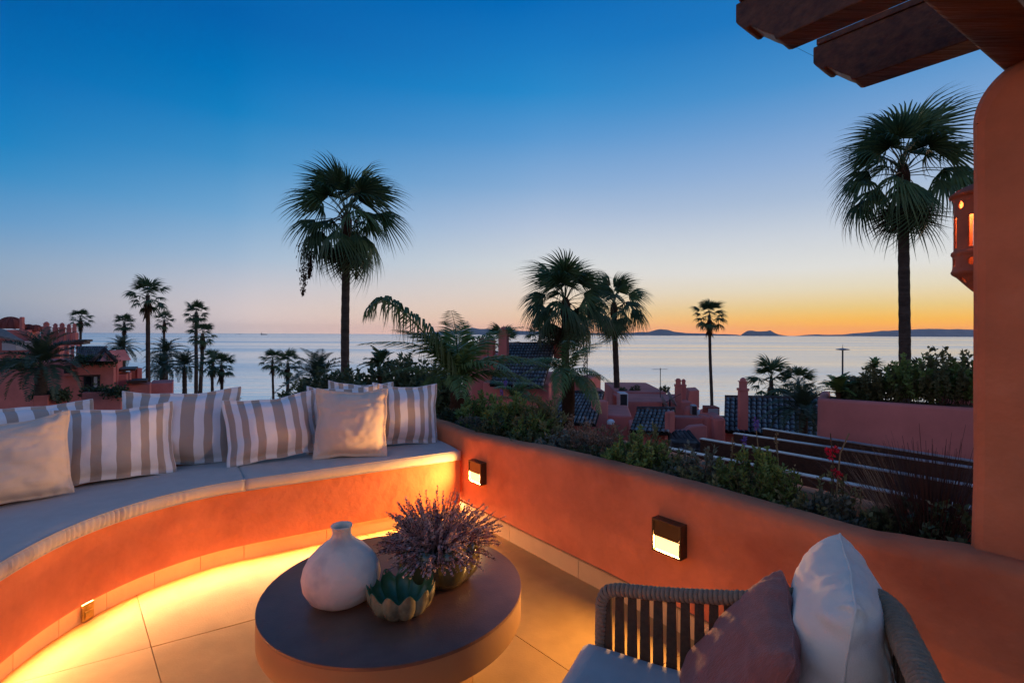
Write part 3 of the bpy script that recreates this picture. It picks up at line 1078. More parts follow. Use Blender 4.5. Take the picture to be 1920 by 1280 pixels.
prof_o = [(0, .002), (SRd * .50, 0), (SRd * .72, .006), (SRd * .95, .026), (SRd * 1.08, .052), (SRd * 1.10, .070), (SRd * 1.10, .080)]
m = MB().lathe(prof_o, 176, p, fr=lambda i, a: 1 + (.13 * (lobes(a) ** .8 - .6) if i > 1 else 0), fz=lambda i, a: (.030 * rimz(a) - .004) * (max(0, i - 3) / 3))
m.build('outer_shell', M['stone'], bw_, smooth=True)
prof_i = [(SRd * 1.10, .080), (SRd * 1.075, .0805), (SRd * 1.06, .068), (SRd * 1.02, .052), (SRd * .86, .030), (SRd * .60, .012), (0, .009)]
m = MB().lathe(prof_i, 176, p, fr=lambda i, a: 1 + (.13 * (lobes(a) ** .8 - .6) if i < 5 else 0), fz=lambda i, a: (.030 * rimz(a) - .004) * (max(0, 3 - max(0, i - 1)) / 3))
m.build('inner_glaze', M['green'], bw_, smooth=True)

# ================================================================== rope armchair
SEAT = .42
A = G(1120, 1190, SEAT); A.z = 0
ux = V((.888, -.460, 0)).normalized()          # towards the back of the chair
vx = V((-ux.y * -1, -ux.x, 0)); vx = V((ux.y, -ux.x, 0))    # towards the camera along the front
DEP, WID = .74, .76


def C(u, v, z):
    p = A + ux * u + vx * v
    return V((p.x, p.y, z))


ch = thing('armchair', 'low taupe rope armchair with slatted straps, back towards the parapet', 'armchair', C(.37, .38, 0))
rail = spline([C(.012, .0, .30), C(.012, .0, .47), C(.018, .0, .535), C(.055, .0, .566), C(.18, .0, .585), C(.40, .0, .628), C(.55, .0, .675), C(.635, .03, .705), C(.672, .10, .718),
               C(.675, .25, .724), C(.675, .51, .724), C(.672, .66, .718), C(.635, .73, .705), C(.55, .76, .675), C(.40, .76, .628), C(.18, .76, .585), C(.055, .76, .566), C(.018, .76, .535), C(.012, .76, .47), C(.012, .76, .30)], 10)
MB().tube(rail, .0135, 10).build('frame_rail', M['darkmetal'], ch, smooth=True)
# rope wound round the rail, turn by turn
rl = resample(rail, .0125)
wr_me = MB()
wr_me.lathe([(.0185, -.0062), (.0222, -.0050), (.0238, 0), (.0222, .0050), (.0185, .0062)], 14)
wme = wr_me.mesh('rope_turn', M['rope'], smooth=True)
rope = None
tilt = R(14)
allm = MB()
for i in range(1, len(rl) - 1):
    d = (rl[i + 1] - rl[i - 1]).normalized()
    a = d.cross(V((0, 0, 1)))
    a = (a if a.length > .05 else V((1, 0, 0))).normalized(); b = d.cross(a)
    d2 = (d * math.cos(tilt) + a * math.sin(tilt)); a2 = b.cross(d2)
    fa = (rl[i] - A).dot(ux); sc = (.80 + .38 * min(1, max(0, (fa - .50) / .15))) * (1.0 + .06 * noise.noise(V((i * .7, 0, 0))))
    allm.add(wr_me.v, wr_me.f, frame(rl[i], a2 * sc, b * sc, d2))
o = allm.build('rope_wrapping', M['rope'], ch, smooth=True)
# seat frame
sf = [C(.0, .01, .30), C(.67, .01, .30), C(.67, .75, .30), C(.0, .75, .30), C(.0, .01, .30)]
for a, b in zip(sf, sf[1:]):
    MB().tube([a, b], .017, 8).build('seat_rail', M['darkmetal'], ch, smooth=True)
for (u, v) in ((.012, .0), (.012, .76), (.635, .03), (.635, .73)):
    MB().tube([C(u, v, 0), C(u, v, .31)], [.013, .018], 10).build('leg', M['darkmetal'], ch, smooth=True)


def strap(u0, v0, u1, v1, zt, wdir, wt, wb):
    """woven strap from the rail down to the seat frame"""
    m = MB()
    n = 8
    th = .006
    nr = wdir.cross(V((0, 0, 1))).normalized()
    rows = []
    for k in range(n + 1):
        t = k / n
        c = C(u0 + (u1 - u0) * t, v0 + (v1 - v0) * t, zt + (.30 - zt) * t)
        w = wt + (wb - wt) * t
        rows.append([c - wdir * w + nr * th, c + wdir * w + nr * th, c + wdir * w - nr * th, c - wdir * w - nr * th])
    m.grid(rows, closed=True)
    m.f.append((0, 1, 2, 3)); k_ = len(m.v); m.f.append((k_ - 1, k_ - 2, k_ - 3, k_ - 4))
    return m.build('strap', M['rope_dark'], ch, fix=True)


def rail_z(u):
    pts = [(.0, .535), (.055, .566), (.18, .585), (.40, .628), (.55, .675), (.635, .705), (.76, .722)]
    for (a, za), (b, zb) in zip(pts, pts[1:]):
        if a <= u <= b: return za + (zb - za) * (u - a) / (b - a)
    return .72


for v in (0, .76):
    for k in range(18):
        u = .030 + k * .0358
        strap(u, v, u + .004, v + (.012 if v == 0 else -.012), rail_z(u) - .012, ux, .0108, .0152)
for k in range(18):
    v = .060 + k * .0375
    strap(.675, v, .665, v, .712, vx, .0108, .0152)

# seat cushion
cm = MB()
rows = []
NS = 26
for j in range(NS + 1):
    rr = []
    for i in range(NS + 1):
        a, b = i / NS, j / NS
        u, v = -.035 + .69 * a, .022 + .716 * b
        e = min(a, 1 - a, b, 1 - b)
        z = SEAT - .030 * max(0, 1 - e / .045) ** 2 + .010 * math.sin(math.pi * a) * math.sin(math.pi * b) + .003 * noise.noise(V((a * 5, b * 5, 0)))
        rr.append(C(u, v, z))
    rows.append(rr)
cm.grid(rows)
o_ = len(cm.v)
rim = [i for i in range(NS + 1)] + [j * (NS + 1) + NS for j in range(1, NS + 1)] + [NS * (NS + 1) + i for i in range(NS - 1, -1, -1)] + [j * (NS + 1) for j in range(NS - 1, 0, -1)]
for i in rim:
    p = cm.v[i]; cm.v.append((p[0], p[1], .315))
for k in range(len(rim)):
    k2 = (k + 1) % len(rim)
    cm.f.append((rim[k], rim[k2], o_ + k2, o_ + k))
cm.f.append(tuple(o_ + k for k in reversed(range(len(rim)))))
o = cm.build('chair_cushion', M['cushion'], smooth=True, ang=60, fix=True)
tag(o, 'thick grey seat cushion lying in the rope armchair', 'cushion')


def chair_pillow(top_far, top_near, zt, h, T, mat, label, leanx, seed, w, **kw):
    a = G(*top_far, zt); b = G(*top_near, zt)
    d = (a - b); d.z = 0; d.normalize()
    me = pillow_mesh('pillow', w, h, T, mat, seed, **kw)
    o = bpy.data.objects.new('pillow', me)
    col.objects.link(o)
    # local x along d (near -> far), local z up, leaning by leanx about x
    yv = V((-d.y, d.x, 0)); zu = V((0, 0, 1))
    base = frame(V((0, 0, 0)), d, yv, zu) @ Matrix.Rotation(R(leanx), 4, 'X')
    tops = base @ V((0, 0, h))
    mid = (a + b) / 2
    o.matrix_world = Matrix.Translation(V((mid.x, mid.y, zt)) - tops) @ base
    add_seam(o)
    return tag(o, label, 'pillow', 'pillows in the armchair')


chair_pillow((1574, 974), (1606, 1134), .80, .47, .115, M['cream'], 'plump cream pillow standing upright against the armchair back', 5, 31, .47, flange=.004, wr=.8, sag=.005, pinch=.035, px=.52, cp=.09, crease=.0035, n=56)
chair_pillow((1474, 1060), (1502, 1226), .69, .46, .085, M['mauve'], 'mauve pillow leaning against the cream pillow in the armchair', 30, 32, .46, flange=.004, wr=.8, sag=.005, pinch=.035, px=.5, cp=.09, crease=.003, n=56)

# ================================================================== pergola over the right corner
perg = thing('pergola', 'dark reddish timber pergola, its beam resting on the pillar top', 'pergola', W(TC + .2, .1, 2.1))
bdir = (G(1890, 145, 2.08) - G(1720, 0, 2.08)); bdir.z = 0; bdir.normalize()
bnr = V((bdir.y, -bdir.x, 0))                 # to the near right
p0 = G(1720, 0, 2.08)
bA = frame(p0, bdir, bnr, V((0, 0, 1)))
m = MB()
rows = []
bw_t = .125
for i in range(60):
    x = -1.6 + 2.45 * i / 59
    zz = 0
    if x > .70: zz = -.012 * math.sin(min(1, (x - .70) / .06) * math.pi) if x < .76 else .02
    rows.append([bA @ V((x, .004, zz + .004)), bA @ V((x, .012, zz)), bA @ V((x, bw_t - .012, zz)), bA @ V((x, bw_t - .004, zz + .004)), bA @ V((x, bw_t, .18)), bA @ V((x, 0, .18))])
m.grid(rows, closed=True)
m.f.append(tuple(range(6))); k_ = len(m.v); m.f.append(tuple(k_ - 1 - i for i in range(6)))
m.build('beam', M['wood2'], perg, smooth=True, ang=30, fix=True)


def rafter(px, py, z):
    """px,py: the lower near corner where the shaped tail begins"""
    q = G(px, py, z)
    rd = -DIR                                   # towards the far tail
    A_ = frame(q, rd, NRM, V((0, 0, 1)))
    hgt, wd = .185, .105
    tl = .20
    prof = [(-3.2, 0), (0, 0), (.012, .004), (.018, .020), (.026, .026), (.048, .044), (.076, .070), (.096, .088), (.104, .082), (.116, .086), (.138, .112), (.145, .124), (.145, hgt), (-3.2, hgt)]
    m = MB()
    nrow = []
    for w_ in (0, wd):
        nrow.append([A_ @ V((x, w_, z_)) for x, z_ in prof])
    m.grid(nrow, closed=True)
    n_ = len(prof)
    m.f.append(tuple(range(n_))); m.f.append(tuple(2 * n_ - 1 - i for i in range(n_)))
    m.build('rafter', M['wood'], perg, fix=True, bevel=.004)
    m = MB().box((-1.535, wd / 2, hgt + .012), (3.33, wd + .012, .022), A_)
    m.build('capping', M['wood'], perg)
    return A_


RZ = 2.265
ra = rafter(1603, 149, RZ)
rb = rafter(1460, 72, RZ)
# pink plastered stub between the two rafters and the wire strung along the tails
def col_of(p): return 960 + F * p.x / p.y


sx_ = min((-i * .01 for i in range(200)), key=lambda x: abs(col_of(ra @ V((x, .05, .2))) - 1640))
m = MB().box((sx_, .06, .285), (.06, .07, .16), ra)
m.build('spacer_block', M['stucco'], perg, bevel=.006)
wa, wb_ = ra @ V((.14, .02, .15)), rb @ V((.14, .02, .15))
MB().tube([wa, (wa + wb_) / 2 - V((0, 0, .006)), wb_], .0006, 5).build('wire', M['wire'], perg)

# ================================================================== clay lantern on the far side of the pillar
LP = P(1838, 450, 1.95)
lr = thing('clay_lantern', 'pierced terracotta lantern glowing on the far side of the pillar', 'lantern', LP)
Z0 = P(1800, 552, 1.95).z
Z1 = P(1800, 342, 1.95).z
HL = Z1 - Z0
rl_ = .088
m = MB()
NSEG = 168
# profile of the shell from the bottom cone to the roof, holes are left open
prof = [(.0, 0), (.25, .03), (.45, .075), (.80, .16), (.96, .185), (1.0, .205), (.96, .222), (.94, .235), (.93, .27), (.93, .31), (.94, .345), (1.0, .365), (.985, .385), (.90, .40), (.90, .45), (.90, .55), (.90, .64), (.90, .72), (.90, .76), (.90, .83), (.93, .865), (1.06, .885), (1.07, .90), (.85, .935), (.6, .965), (.3, .99), (0, 1.0)]
holes = lambda ang, z: (
    ((.42 < z < .70) and abs(((ang + R(22)) % R(360 / 7)) - R(180 / 7)) < R(9)) or
    ((((((ang + R(0)) % R(360 / 7)) - R(180 / 7)) / R(8)) ** 2 + ((z - .80) / .036) ** 2) < 1) or
    ((((((ang + R(22)) % R(360 / 7)) - R(180 / 7)) / R(8)) ** 2 + ((z - .29) / .036) ** 2) < 1) or
    ((((((ang + R(10)) % R(360 / 7)) - R(180 / 7)) / R(9)) ** 2 + ((z - .13) / .028) ** 2) < 1) or
    ((((((ang + R(10)) % R(360 / 7)) - R(180 / 7)) / R(9)) ** 2 + ((z - .935) / .02) ** 2) < 1))
fine = []
for (r0_, z0_), (r1_, z1_) in zip(prof, prof[1:]):
    nn = max(1, int((z1_ - z0_) / .006))
    for k in range(nn): fine.append((r0_ + (r1_ - r0_) * k / nn, z0_ + (z1_ - z0_) * k / nn))
fine.append(prof[-1])
for r_, z_ in fine:
    for k in range(NSEG):
        a = 2 * math.pi * k / NSEG
        m.v.append((LP.x + rl_ * r_ * math.cos(a), LP.y + rl_ * r_ * math.sin(a), Z0 + HL * z_))
for i in range(len(fine) - 1):
    for k in range(NSEG):
        a = 2 * math.pi * (k + .5) / NSEG
        if holes(a, (fine[i][1] + fine[i + 1][1]) / 2): continue
        p_, q_ = i * NSEG + k, i * NSEG + (k + 1) % NSEG
        m.f.append((p_, q_, q_ + NSEG, p_ + NSEG))
o = m.build('shell', M['terracotta'], lr, smooth=True, ang=40)
sm_ = o.modifiers.new('wall', 'SOLIDIFY'); sm_.thickness = .009; sm_.offset = -1
m = MB().lathe([(0, .055), (.012, .05), (.02, .03), (.018, .01), (.008, 0), (0, 0)], 16, (LP.x, LP.y, Z0 + HL * .76))
m.build('bulb', M['bulb'], lr, smooth=True)
m = MB().tube([(LP.x, LP.y, Z0 + HL * .995), (LP.x, LP.y, Z0 + HL * 1.06), tuple(W(TC + .10, .30, Z0 + HL * 1.07))], .008, 8)
m.build('bracket', M['darkmetal'], lr, smooth=True)

# ================================================================== palms
def fan_leaf(seed, Rb, pet, nseg, droop=.35, seg3=True, petw=.016, fold=.55, hg=(.18, .46)):
    """Washingtonia leaf: stalk along +x, then a pleated fan whose split tips hang"""
    rg = random.Random(seed)
    m = MB()
    hub = V((pet, 0, -.10 * pet))
    m.tube([(0, 0, 0), (pet * .5, 0, .02 * pet), tuple(hub)], [petw, petw * .8, petw * .6], 4, cap=False)
    amax = R(100)
    tilt = rg.uniform(-.1, .1)

    def pt(a, r, lat, extra=0):
        # a: ray angle, r: distance from hub, lat: sideways offset
        x = math.cos(a) * r - math.sin(a) * lat
        y = math.sin(a) * r + math.cos(a) * lat
        x *= .95
        z = -droop * (r * r) / Rb - fold * abs(y) * abs(math.sin(a)) - extra + tilt * y
        return hub + V((x, y, z))
    da = 2 * amax / nseg
    for i in range(nseg):
        a = -amax + da * (i + .5) + rg.uniform(-.2, .2) * da
        L = Rb * (.70 + .30 * math.cos(a * .75)) * rg.uniform(.90, 1.06)
        rm = L * .46
        w0, wm = .03 * Rb, rm * math.tan(da / 2) * 1.08
        pl = .020 * Rb * (1 if i % 2 else -1)
        hang = rg.uniform(*hg) * L
        curl = rg.uniform(-.05, .05) * L
        v = [pt(a, .02 * Rb, -w0 * .5), pt(a, .02 * Rb, w0 * .5), pt(a, rm, wm, -pl), pt(a, rm, -wm, pl),
             pt(a, L * .78, wm * .55 + curl * .4, hang * .22), pt(a, L * .78, -wm * .55 + curl * .4, hang * .22)]
        if seg3:
            v += [pt(a, L * .93, wm * .2 + curl, hang * .62), pt(a, L * .93, -wm * .2 + curl, hang * .62), pt(a, L, curl * 1.5, hang * 1.15)]
            f = [(0, 1, 2, 3), (3, 2, 4, 5), (5, 4, 6, 7), (7, 6, 8)]
        else:
            v += [pt(a, L, curl, hang)]
            f = [(0, 1, 2, 3), (3, 2, 4, 5), (5, 4, 6)]
        m.add(v, f)
    return m


def crown_layout(n, seed, emin=-44, emax=88):
    rg = random.Random(seed)
    out = []
    for i in range(n):
        t = (i + .5) / n
        e = emax + (emin - emax) * t ** 1.05 + rg.uniform(-16, 16)
        az = i * 2.399963 + rg.uniform(-.4, .4)
        out.append((az, e, t, rg.uniform(.80, 1.12), rg.randrange(4)))
    return out


def leaf_mx(c, az, e, t, s, drop):
    return Matrix.Translation((c[0], c[1], c[2] - drop * t)) @ Matrix.Rotation(az, 4, 'Z') @ Matrix.Rotation(-R(e), 4, 'Y') @ Matrix.Rotation(random.uniform(-.3, .3), 4, 'X') @ Matrix.Scale(s, 4)


def trunk_mesh(base, top, r0, r1, seed, n=14, seg=40, wob=.05, rings=.06, lean=None):
    rg = random.Random(seed)
    pts, rad = [], []
    base, top = V(base), V(top)
    for i in range(seg + 1):
        t = i / seg
        p = base.lerp(top, t)
        k = math.sin(math.pi * t)
        p.x += wob * k * noise.noise(V((seed, t * 2, 0))) * 3
        p.y += wob * k * noise.noise(V((seed + 9, t * 2, 0))) * 3
        pts.append(p)
        rad.append((r0 + (r1 - r0) * t) * (1 + rings * (noise.noise(V((seed, t * seg * .45, 3))) + (.5 if i % 2 else -.5))))
    return MB().tube(pts, rad, n)


GZ = -9.0
big_leaves = [fan_leaf(100 + i, .86, .86, 26, droop=(.22, .40, .62, .85)[i]).mesh('leaf', M['leaf_dark']) for i in range(4)]
dead_leaves = [fan_leaf(130 + i, .8, .55, 18, droop=.9).mesh('leaf', M['leaf_dead']) for i in range(3)]


def big_fan_palm(x, yhub, Y, scale, label, seed, n=46, r=.112, strands=(), dead=8, xb=None):
    hub = P(x, yhub, Y)
    t = thing('fan_palm', label, 'palm tree', (hub.x, hub.y, GZ), 'fan palms beyond the terrace')
    bx = P(xb if xb else x, 800, Y).x
    trunk_mesh((bx, Y, GZ), (hub.x, hub.y, hub.z - .1), r * 1.25, r * .92, seed, seg=90, rings=.05).build('trunk', M['bark'], t, smooth=True)
    for (az, e, u, s, v) in crown_layout(n, seed):
        inst('leaf', big_leaves[min(3, int(u * 3.2 + v * .3))], t, leaf_mx(hub, az, e, u, s * scale * (1.05 - .22 * max(0, u - .6)), .30 * scale))
    rg = random.Random(seed)
    for k in range(dead):
        inst('dead_leaf', dead_leaves[k % 3], t, leaf_mx(hub, rg.uniform(0, 6.28), rg.uniform(-86, -66), 1, rg.uniform(.6, .95) * scale, .62 * scale))
    for (sx, sy0, sy1, wd) in strands:
        # hanging fruit stalks: a stem off the crown and drooping clusters
        m = MB()
        a = P(sx, sy0, Y - .15); b = P(sx - 4, sy1, Y - .15)
        m.tube([hub, hub.lerp(a, .6) + V((0, 0, .25)), a, a.lerp(b, .5), b], [.018, .014, .012, .009, .005], 5)
        for i in range(260):
            k = rg.random()
            c = a.lerp(b, k) + V((rg.gauss(0, 1), rg.gauss(0, 1), 0)) * wd * (1 - .75 * k)
            d = V((rg.uniform(-.4, .4), rg.uniform(-.4, .4), -1)).normalized() * rg.uniform(.04, .10)
            s_ = d.orthogonal().normalized() * rg.uniform(.010, .022)
            m.add([c + s_, c - s_, c + d], [(0, 1, 2)])
        m.build('fruit_stalk', M['fibre'], t)
    # fibre collar under the crown
    cm_ = MB().lathe([(r * .95, -.70 * scale), (r * 1.15, -.5 * scale), (r * 1.2, -.2 * scale), (r * .6, .05)], 14, hub, fr=lambda i, a: 1 + .15 * math.sin(5 * a + i))
    cm_.build('fibre_collar', M['fibre'], t, smooth=True)
    return t


big_fan_palm(650, 402, 13.8, .95, 'tall fan palm rising alone behind the middle pillows, fruit stalks hanging', 1, n=40,
             strands=((572, 455, 552, .10), (584, 470, 520, .06), (671, 430, 522, .07)))
big_fan_palm(1694, 312, 11.4, .90, 'tall fan palm beside the pillar, crown high against the sky', 2, n=40, r=.112, dead=12)
big_fan_palm(1060, 560, 17.5, 1.0, 'broad fan palm right of the middle, larger of a close pair', 3, n=40, r=.14, dead=10, xb=1064, strands=((1100, 620, 700, .10),))
big_fan_palm(1151, 568, 21.5, .92, 'thinner fan palm crowding the right side of the broad one', 4, n=34, r=.125, dead=8, xb=1166)

# smaller palms farther off: crowns in one piece, shared between alike trees
def far_crown(seed, n, nseg):
    rg = random.Random(seed)
    m = MB()
    lv = [fan_leaf(200 + seed * 5 + i, .85, .92, nseg, seg3=False, petw=.02, fold=.30, hg=(.05, .28)) for i in range(3)]
    for (az, e, u, s, v) in crown_layout(n, seed):
        mx = Matrix.Translation((0, 0, -.3 * u)) @ Matrix.Rotation(az, 4, 'Z') @ Matrix.Rotation(-R(e), 4, 'Y') @ Matrix.Scale(s, 4)
        m.add(lv[v % 3].v, lv[v % 3].f, mx)
    return m.mesh('crown', M['leaf_far'])


FC = [far_crown(1, 28, 13), far_crown(2, 25, 13), far_crown(3, 31, 13)]


def far_fan_palm(x, y, Y, s, label, k, r=.13, xb=None, gz=GZ):
    hub = P(x, y, Y)
    t = thing('fan_palm', label, 'palm tree', (hub.x, hub.y, gz), 'distant fan palms by the shore')
    bx = P(xb if xb else x, 760, Y).x
    trunk_mesh((bx, Y, gz), (hub.x, hub.y, hub.z), r * 1.2, r * .9, x, n=8, seg=24).build('trunk', M['bark'], t, smooth=True)
    inst('crown', FC[k], t, Matrix.Translation(hub) @ Matrix.Rotation(x * 1.3, 4, 'Z') @ Matrix.Scale(s, 4))
    rg = random.Random(x)
    m = MB()
    for i in range(60):
        a = rg.uniform(0, 6.28); z = -rg.uniform(.4, 1.7) * s
        c = hub + V((math.cos(a) * r * 1.2, math.sin(a) * r * 1.2, z))
        d = V((math.cos(a) * rg.uniform(.05, .4), math.sin(a) * rg.uniform(.05, .4), -rg.uniform(.4, .9))) * s
        sd = V((-math.sin(a), math.cos(a), 0)) * .08 * s
        m.add([c + sd, c - sd, c + d], [(0, 1, 2)])
    m.build('dead_skirt', M['leaf_dead'], t)
    return t


far_fan_palm(1330, 590, 41, .92, 'slim lone fan palm standing over the sea left of the headland', 0, .13, xb=1338)
far_fan_palm(277, 553, 39, .98, 'tallest fan palm of the left group, against the sky', 1, .15, xb=279)
far_fan_palm(151, 596, 72, .95, 'small fan palm above the chimneys of the left houses', 0, .16)
far_fan_palm(233, 605, 72, .93, 'small fan palm just left of the tallest one on the left', 2, .16)
far_fan_palm(308, 600, 72, .93, 'small fan palm just right of the tallest one on the left', 1, .16)
far_fan_palm(368, 585, 62, 1.0, 'twin fan palm, taller crown of the pair right of the left group', 2, .2)
far_fan_palm(380, 625, 60, 1.05, 'twin fan palm, lower crown with brown skirt right of the left group', 0, .2, xb=374)
far_fan_palm(399, 678, 50, .85, 'short fan palm at the water, left of a close low pair', 1, .14)
far_fan_palm(415, 684, 47, .88, 'short fan palm at the water, right of a close low pair', 2, .14)
far_fan_palm(511, 674, 52, .80, 'short thin fan palm against the sea left of the date palm fronds', 0, .12, xb=514)
far_fan_palm(540, 680, 48, .90, 'short fan palm with bushy skirt touching the date palm fronds', 1, .16, xb=535)
far_fan_palm(1446, 712, 27, .85, 'low fan palm behind the tiled roof with a chimney', 1, .12)
far_fan_palm(1497, 716, 26, .62, 'small low fan palm between tiled roof and cycad', 2, .1)
far_fan_palm(942, 640, 38, .95, 'small fan palm peeping up behind the tall pink chimney', 2, .14)
far_fan_palm(1012, 628, 55, 1.1, 'distant fan palm mostly hidden by the broad pair', 1, .16)
far_fan_palm(436, 752, 66, .7, 'tiny fan palm at the waterline beside the widest pillow', 2, .14)


def feather(L, nl, ll, lw, arch, droop, seed, vee=.35, tipdroop=.0, rach=.014):
    """pinnate frond along +x arching over, leaflets in two ranks"""
    rg = random.Random(seed)
    m = MB()
    pts = []
    for i in range(13):
        t = i / 12
        pts.append(V((L * (t - .10 * t ** 3), 0, L * (arch * t - (arch + droop) * t * t))))
    m.tube(pts, [rach * (1 - .85 * i / 12) for i in range(13)], 4, cap=False)
    for k in range(nl):
        t = .14 + .86 * (k + .5) / nl
        f = t * 12; a = min(11, int(f)); p = pts[a].lerp(pts[a + 1], f - a)
        d = (pts[a + 1] - pts[a]).normalized()
        ln = ll * (math.sin(math.pi * min(1, .18 + .8 * t)) * .85 + .15) * rg.uniform(.85, 1.1)
        for sd in (-1, 1):
            sdv = V((0, sd, 0))
            out = (sdv * .80 + d * rg.uniform(.45, .75) + V((0, 0, vee + rg.uniform(-.15, .15)))).normalized()
            wv = d.cross(out).cross(out).normalized() * lw
            g = tipdroop + rg.uniform(.05, .25)
            p1 = p + out * ln * .5 + V((0, 0, -g * ln * .18))
            p2 = p + out * ln * (1 - .25 * g) + V((0, 0, -g * ln * .75))
            m.add([p + wv * .35, p - wv * .35, p1 + wv, p1 - wv, p2], [(0, 1, 3, 2), (2, 3, 4)])
    return m


def date_crown(seed, n, emin, emax, mat, L=2.6, nl=30, ll=.55, lw=.034, arch=.45, droop=.35):
    rg = random.Random(seed)
    m = MB()
    fr = [feather(L, nl, ll, lw, arch, droop, seed * 9 + i) for i in range(3)]
    for i in range(n):
        t = (i + .5) / n
        e = emax + (emin - emax) * t + rg.uniform(-8, 8)
        mx = Matrix.Rotation(i * 2.399963 + rg.uniform(-.2, .2), 4, 'Z') @ Matrix.Rotation(-R(e), 4, 'Y') @ Matrix.Scale(rg.uniform(.85, 1.1), 4)
        m.add(fr[i % 3].v, fr[i % 3].f, mx)
    return m.mesh('crown', mat)


DC = [date_crown(1, 40, -35, 80, M['leaf_date']), date_crown(2, 36, -25, 82, M['leaf_date'])]


def date_palm(x, y, Y, s, label, k, r=.2, gz=GZ, wide=1.0):
    hub = P(x, y, Y)
    t = thing('date_palm', label, 'palm tree', (hub.x, hub.y, gz), 'feather-leaved palms')
    trunk_mesh((hub.x, hub.y, gz), tuple(hub), r * 1.1, r, x, n=10, seg=40, rings=.12, wob=.02).build('trunk', M['bark'], t, smooth=True)
    inst('crown', DC[k], t, Matrix.Translation(hub) @ Matrix.Rotation(x * .7, 4, 'Z') @ Matrix.Diagonal((s * wide, s * wide, s, 1)))
    return t


date_palm(228, 655, 68, 1.0, 'grey-green date palm arching in front of the sea beside the left houses', 0)
date_palm(311, 664, 56, .95, 'date palm below the small fan palm of the left group', 1)
date_palm(304, 690, 48, .75, 'lower bushy date palm behind the end of the left houses', 0)
date_palm(346, 688, 44, .78, 'leaning green date palm with visible trunk right of the left houses', 1, .18)
date_palm(596, 716, 17, .56, 'date palm whose stiff fronds rise between the pillows and the tall trunk', 0, .14)
date_palm(1506, 775, 10.5, .36, 'blue-grey feathery palm hanging over the tiled roof by the pink wall', 1, .08)
date_palm(77, 688, 26, 1.02, 'dark feather palm with stout trunk standing before the left houses', 1, .26, wide=.9)

# feather palms near the terrace, fronds as separate pieces
ff = [feather(1.0, 34, .30, .011, .55, .55, 400 + i, vee=.15, tipdroop=.7, rach=.010).mesh('frond', M['leaf_feather']) for i in range(4)]


def near_feather_palm(base, label, seed, n, s, elo, ehi, gz, rt=.06):
    rg = random.Random(seed)
    t = thing('feather_palm', label, 'palm tree', (base.x, base.y, gz), 'feather-leaved palms')
    trunk_mesh((base.x, base.y, gz), tuple(base), rt * 1.2, rt, seed, n=10, seg=20, rings=.15, wob=.01).build('trunk', M['fibre'], t, smooth=True)
    for i in range(n):
        e = elo + (ehi - elo) * rg.random()
        inst('frond', ff[i % 4], t, Matrix.Translation(base) @ Matrix.Rotation(i * 2.4 + rg.uniform(-.3, .3), 4, 'Z') @ Matrix.Rotation(-R(e), 4, 'Y') @ Matrix.Scale(s * rg.uniform(.75, 1.1), 4))
    return t


bp0 = P(858, 735, 5.3)
fp0 = near_feather_palm(bp0, 'feather palm in the planter corner sending one long drooping frond to the left', 51, 20, .98, 22, 84, .4, .075)
# the long frond, along its own arc in space
path = spline([P(858, 730, 5.3), P(846, 700, 5.25), P(822, 660, 5.15), P(790, 618, 5.0), P(755, 586, 4.9), P(722, 566, 4.8), P(694, 578, 4.75)], 8)
m = MB()
m.tube(path, [.013 * (1 - .8 * i / (len(path) - 1)) for i in range(len(path))], 6)
rg = random.Random(9)
for k in range(64):
    t = .16 + .84 * k / 63
    f = t * (len(path) - 1); a = min(len(path) - 2, int(f)); p = path[a].lerp(path[a + 1], f - a)
    d = (path[a + 1] - path[a]).normalized()
    side = d.cross(V((0, 0, 1))).normalized()
    ln = .60 * (math.sin(math.pi * min(1, .25 + .70 * t)) * .8 + .2) * rg.uniform(.8, 1.1)
    for sd in (-1, 1):
        out = (side * sd * .75 + d * rg.uniform(.4, .7) + V((0, 0, .35))).normalized()
        wv = d.cross(out).cross(out).normalized() * .0095
        q0, q1 = p, p + out * ln * .32
        q2 = q1 + out * ln * .22 + V((0, 0, -ln * .25))
        q3 = q2 + out * ln * .06 + V((rg.uniform(-.03, .03), rg.uniform(-.03, .03), -ln * .48))
        m.add([q0 + wv * .4, q0 - wv * .4, q1 + wv, q1 - wv, q2 + wv * .9, q2 - wv * .9, q3], [(0, 1, 3, 2), (2, 3, 5, 4), (4, 5, 6)])
m.build('frond', M['leaf_feather'], fp0)
near_feather_palm(P(1066, 712, 7.6), 'feather palm with green drooping fronds in front of the broad fan palm trunk', 52, 17, .88, -5, 75, -6, .10)
near_feather_palm(P(968, 756, 7.0), 'lower feather palm half hidden among the shrubs below the pink chimneys', 53, 12, .58, 15, 80, -6, .08)


# ================================================================== shrubs
def leaf_quad(m, p, d, L, w, rg):
    s = d.cross(V((rg.gauss(0, 1), rg.gauss(0, 1), rg.gauss(0, 1))))
    s = s.normalized() * w if s.length > 1e-4 else V((w, 0, 0))
    a = p + d * L * .45
    m.add([p, a + s, p + d * L, a - s], [(0, 1, 2, 3)])


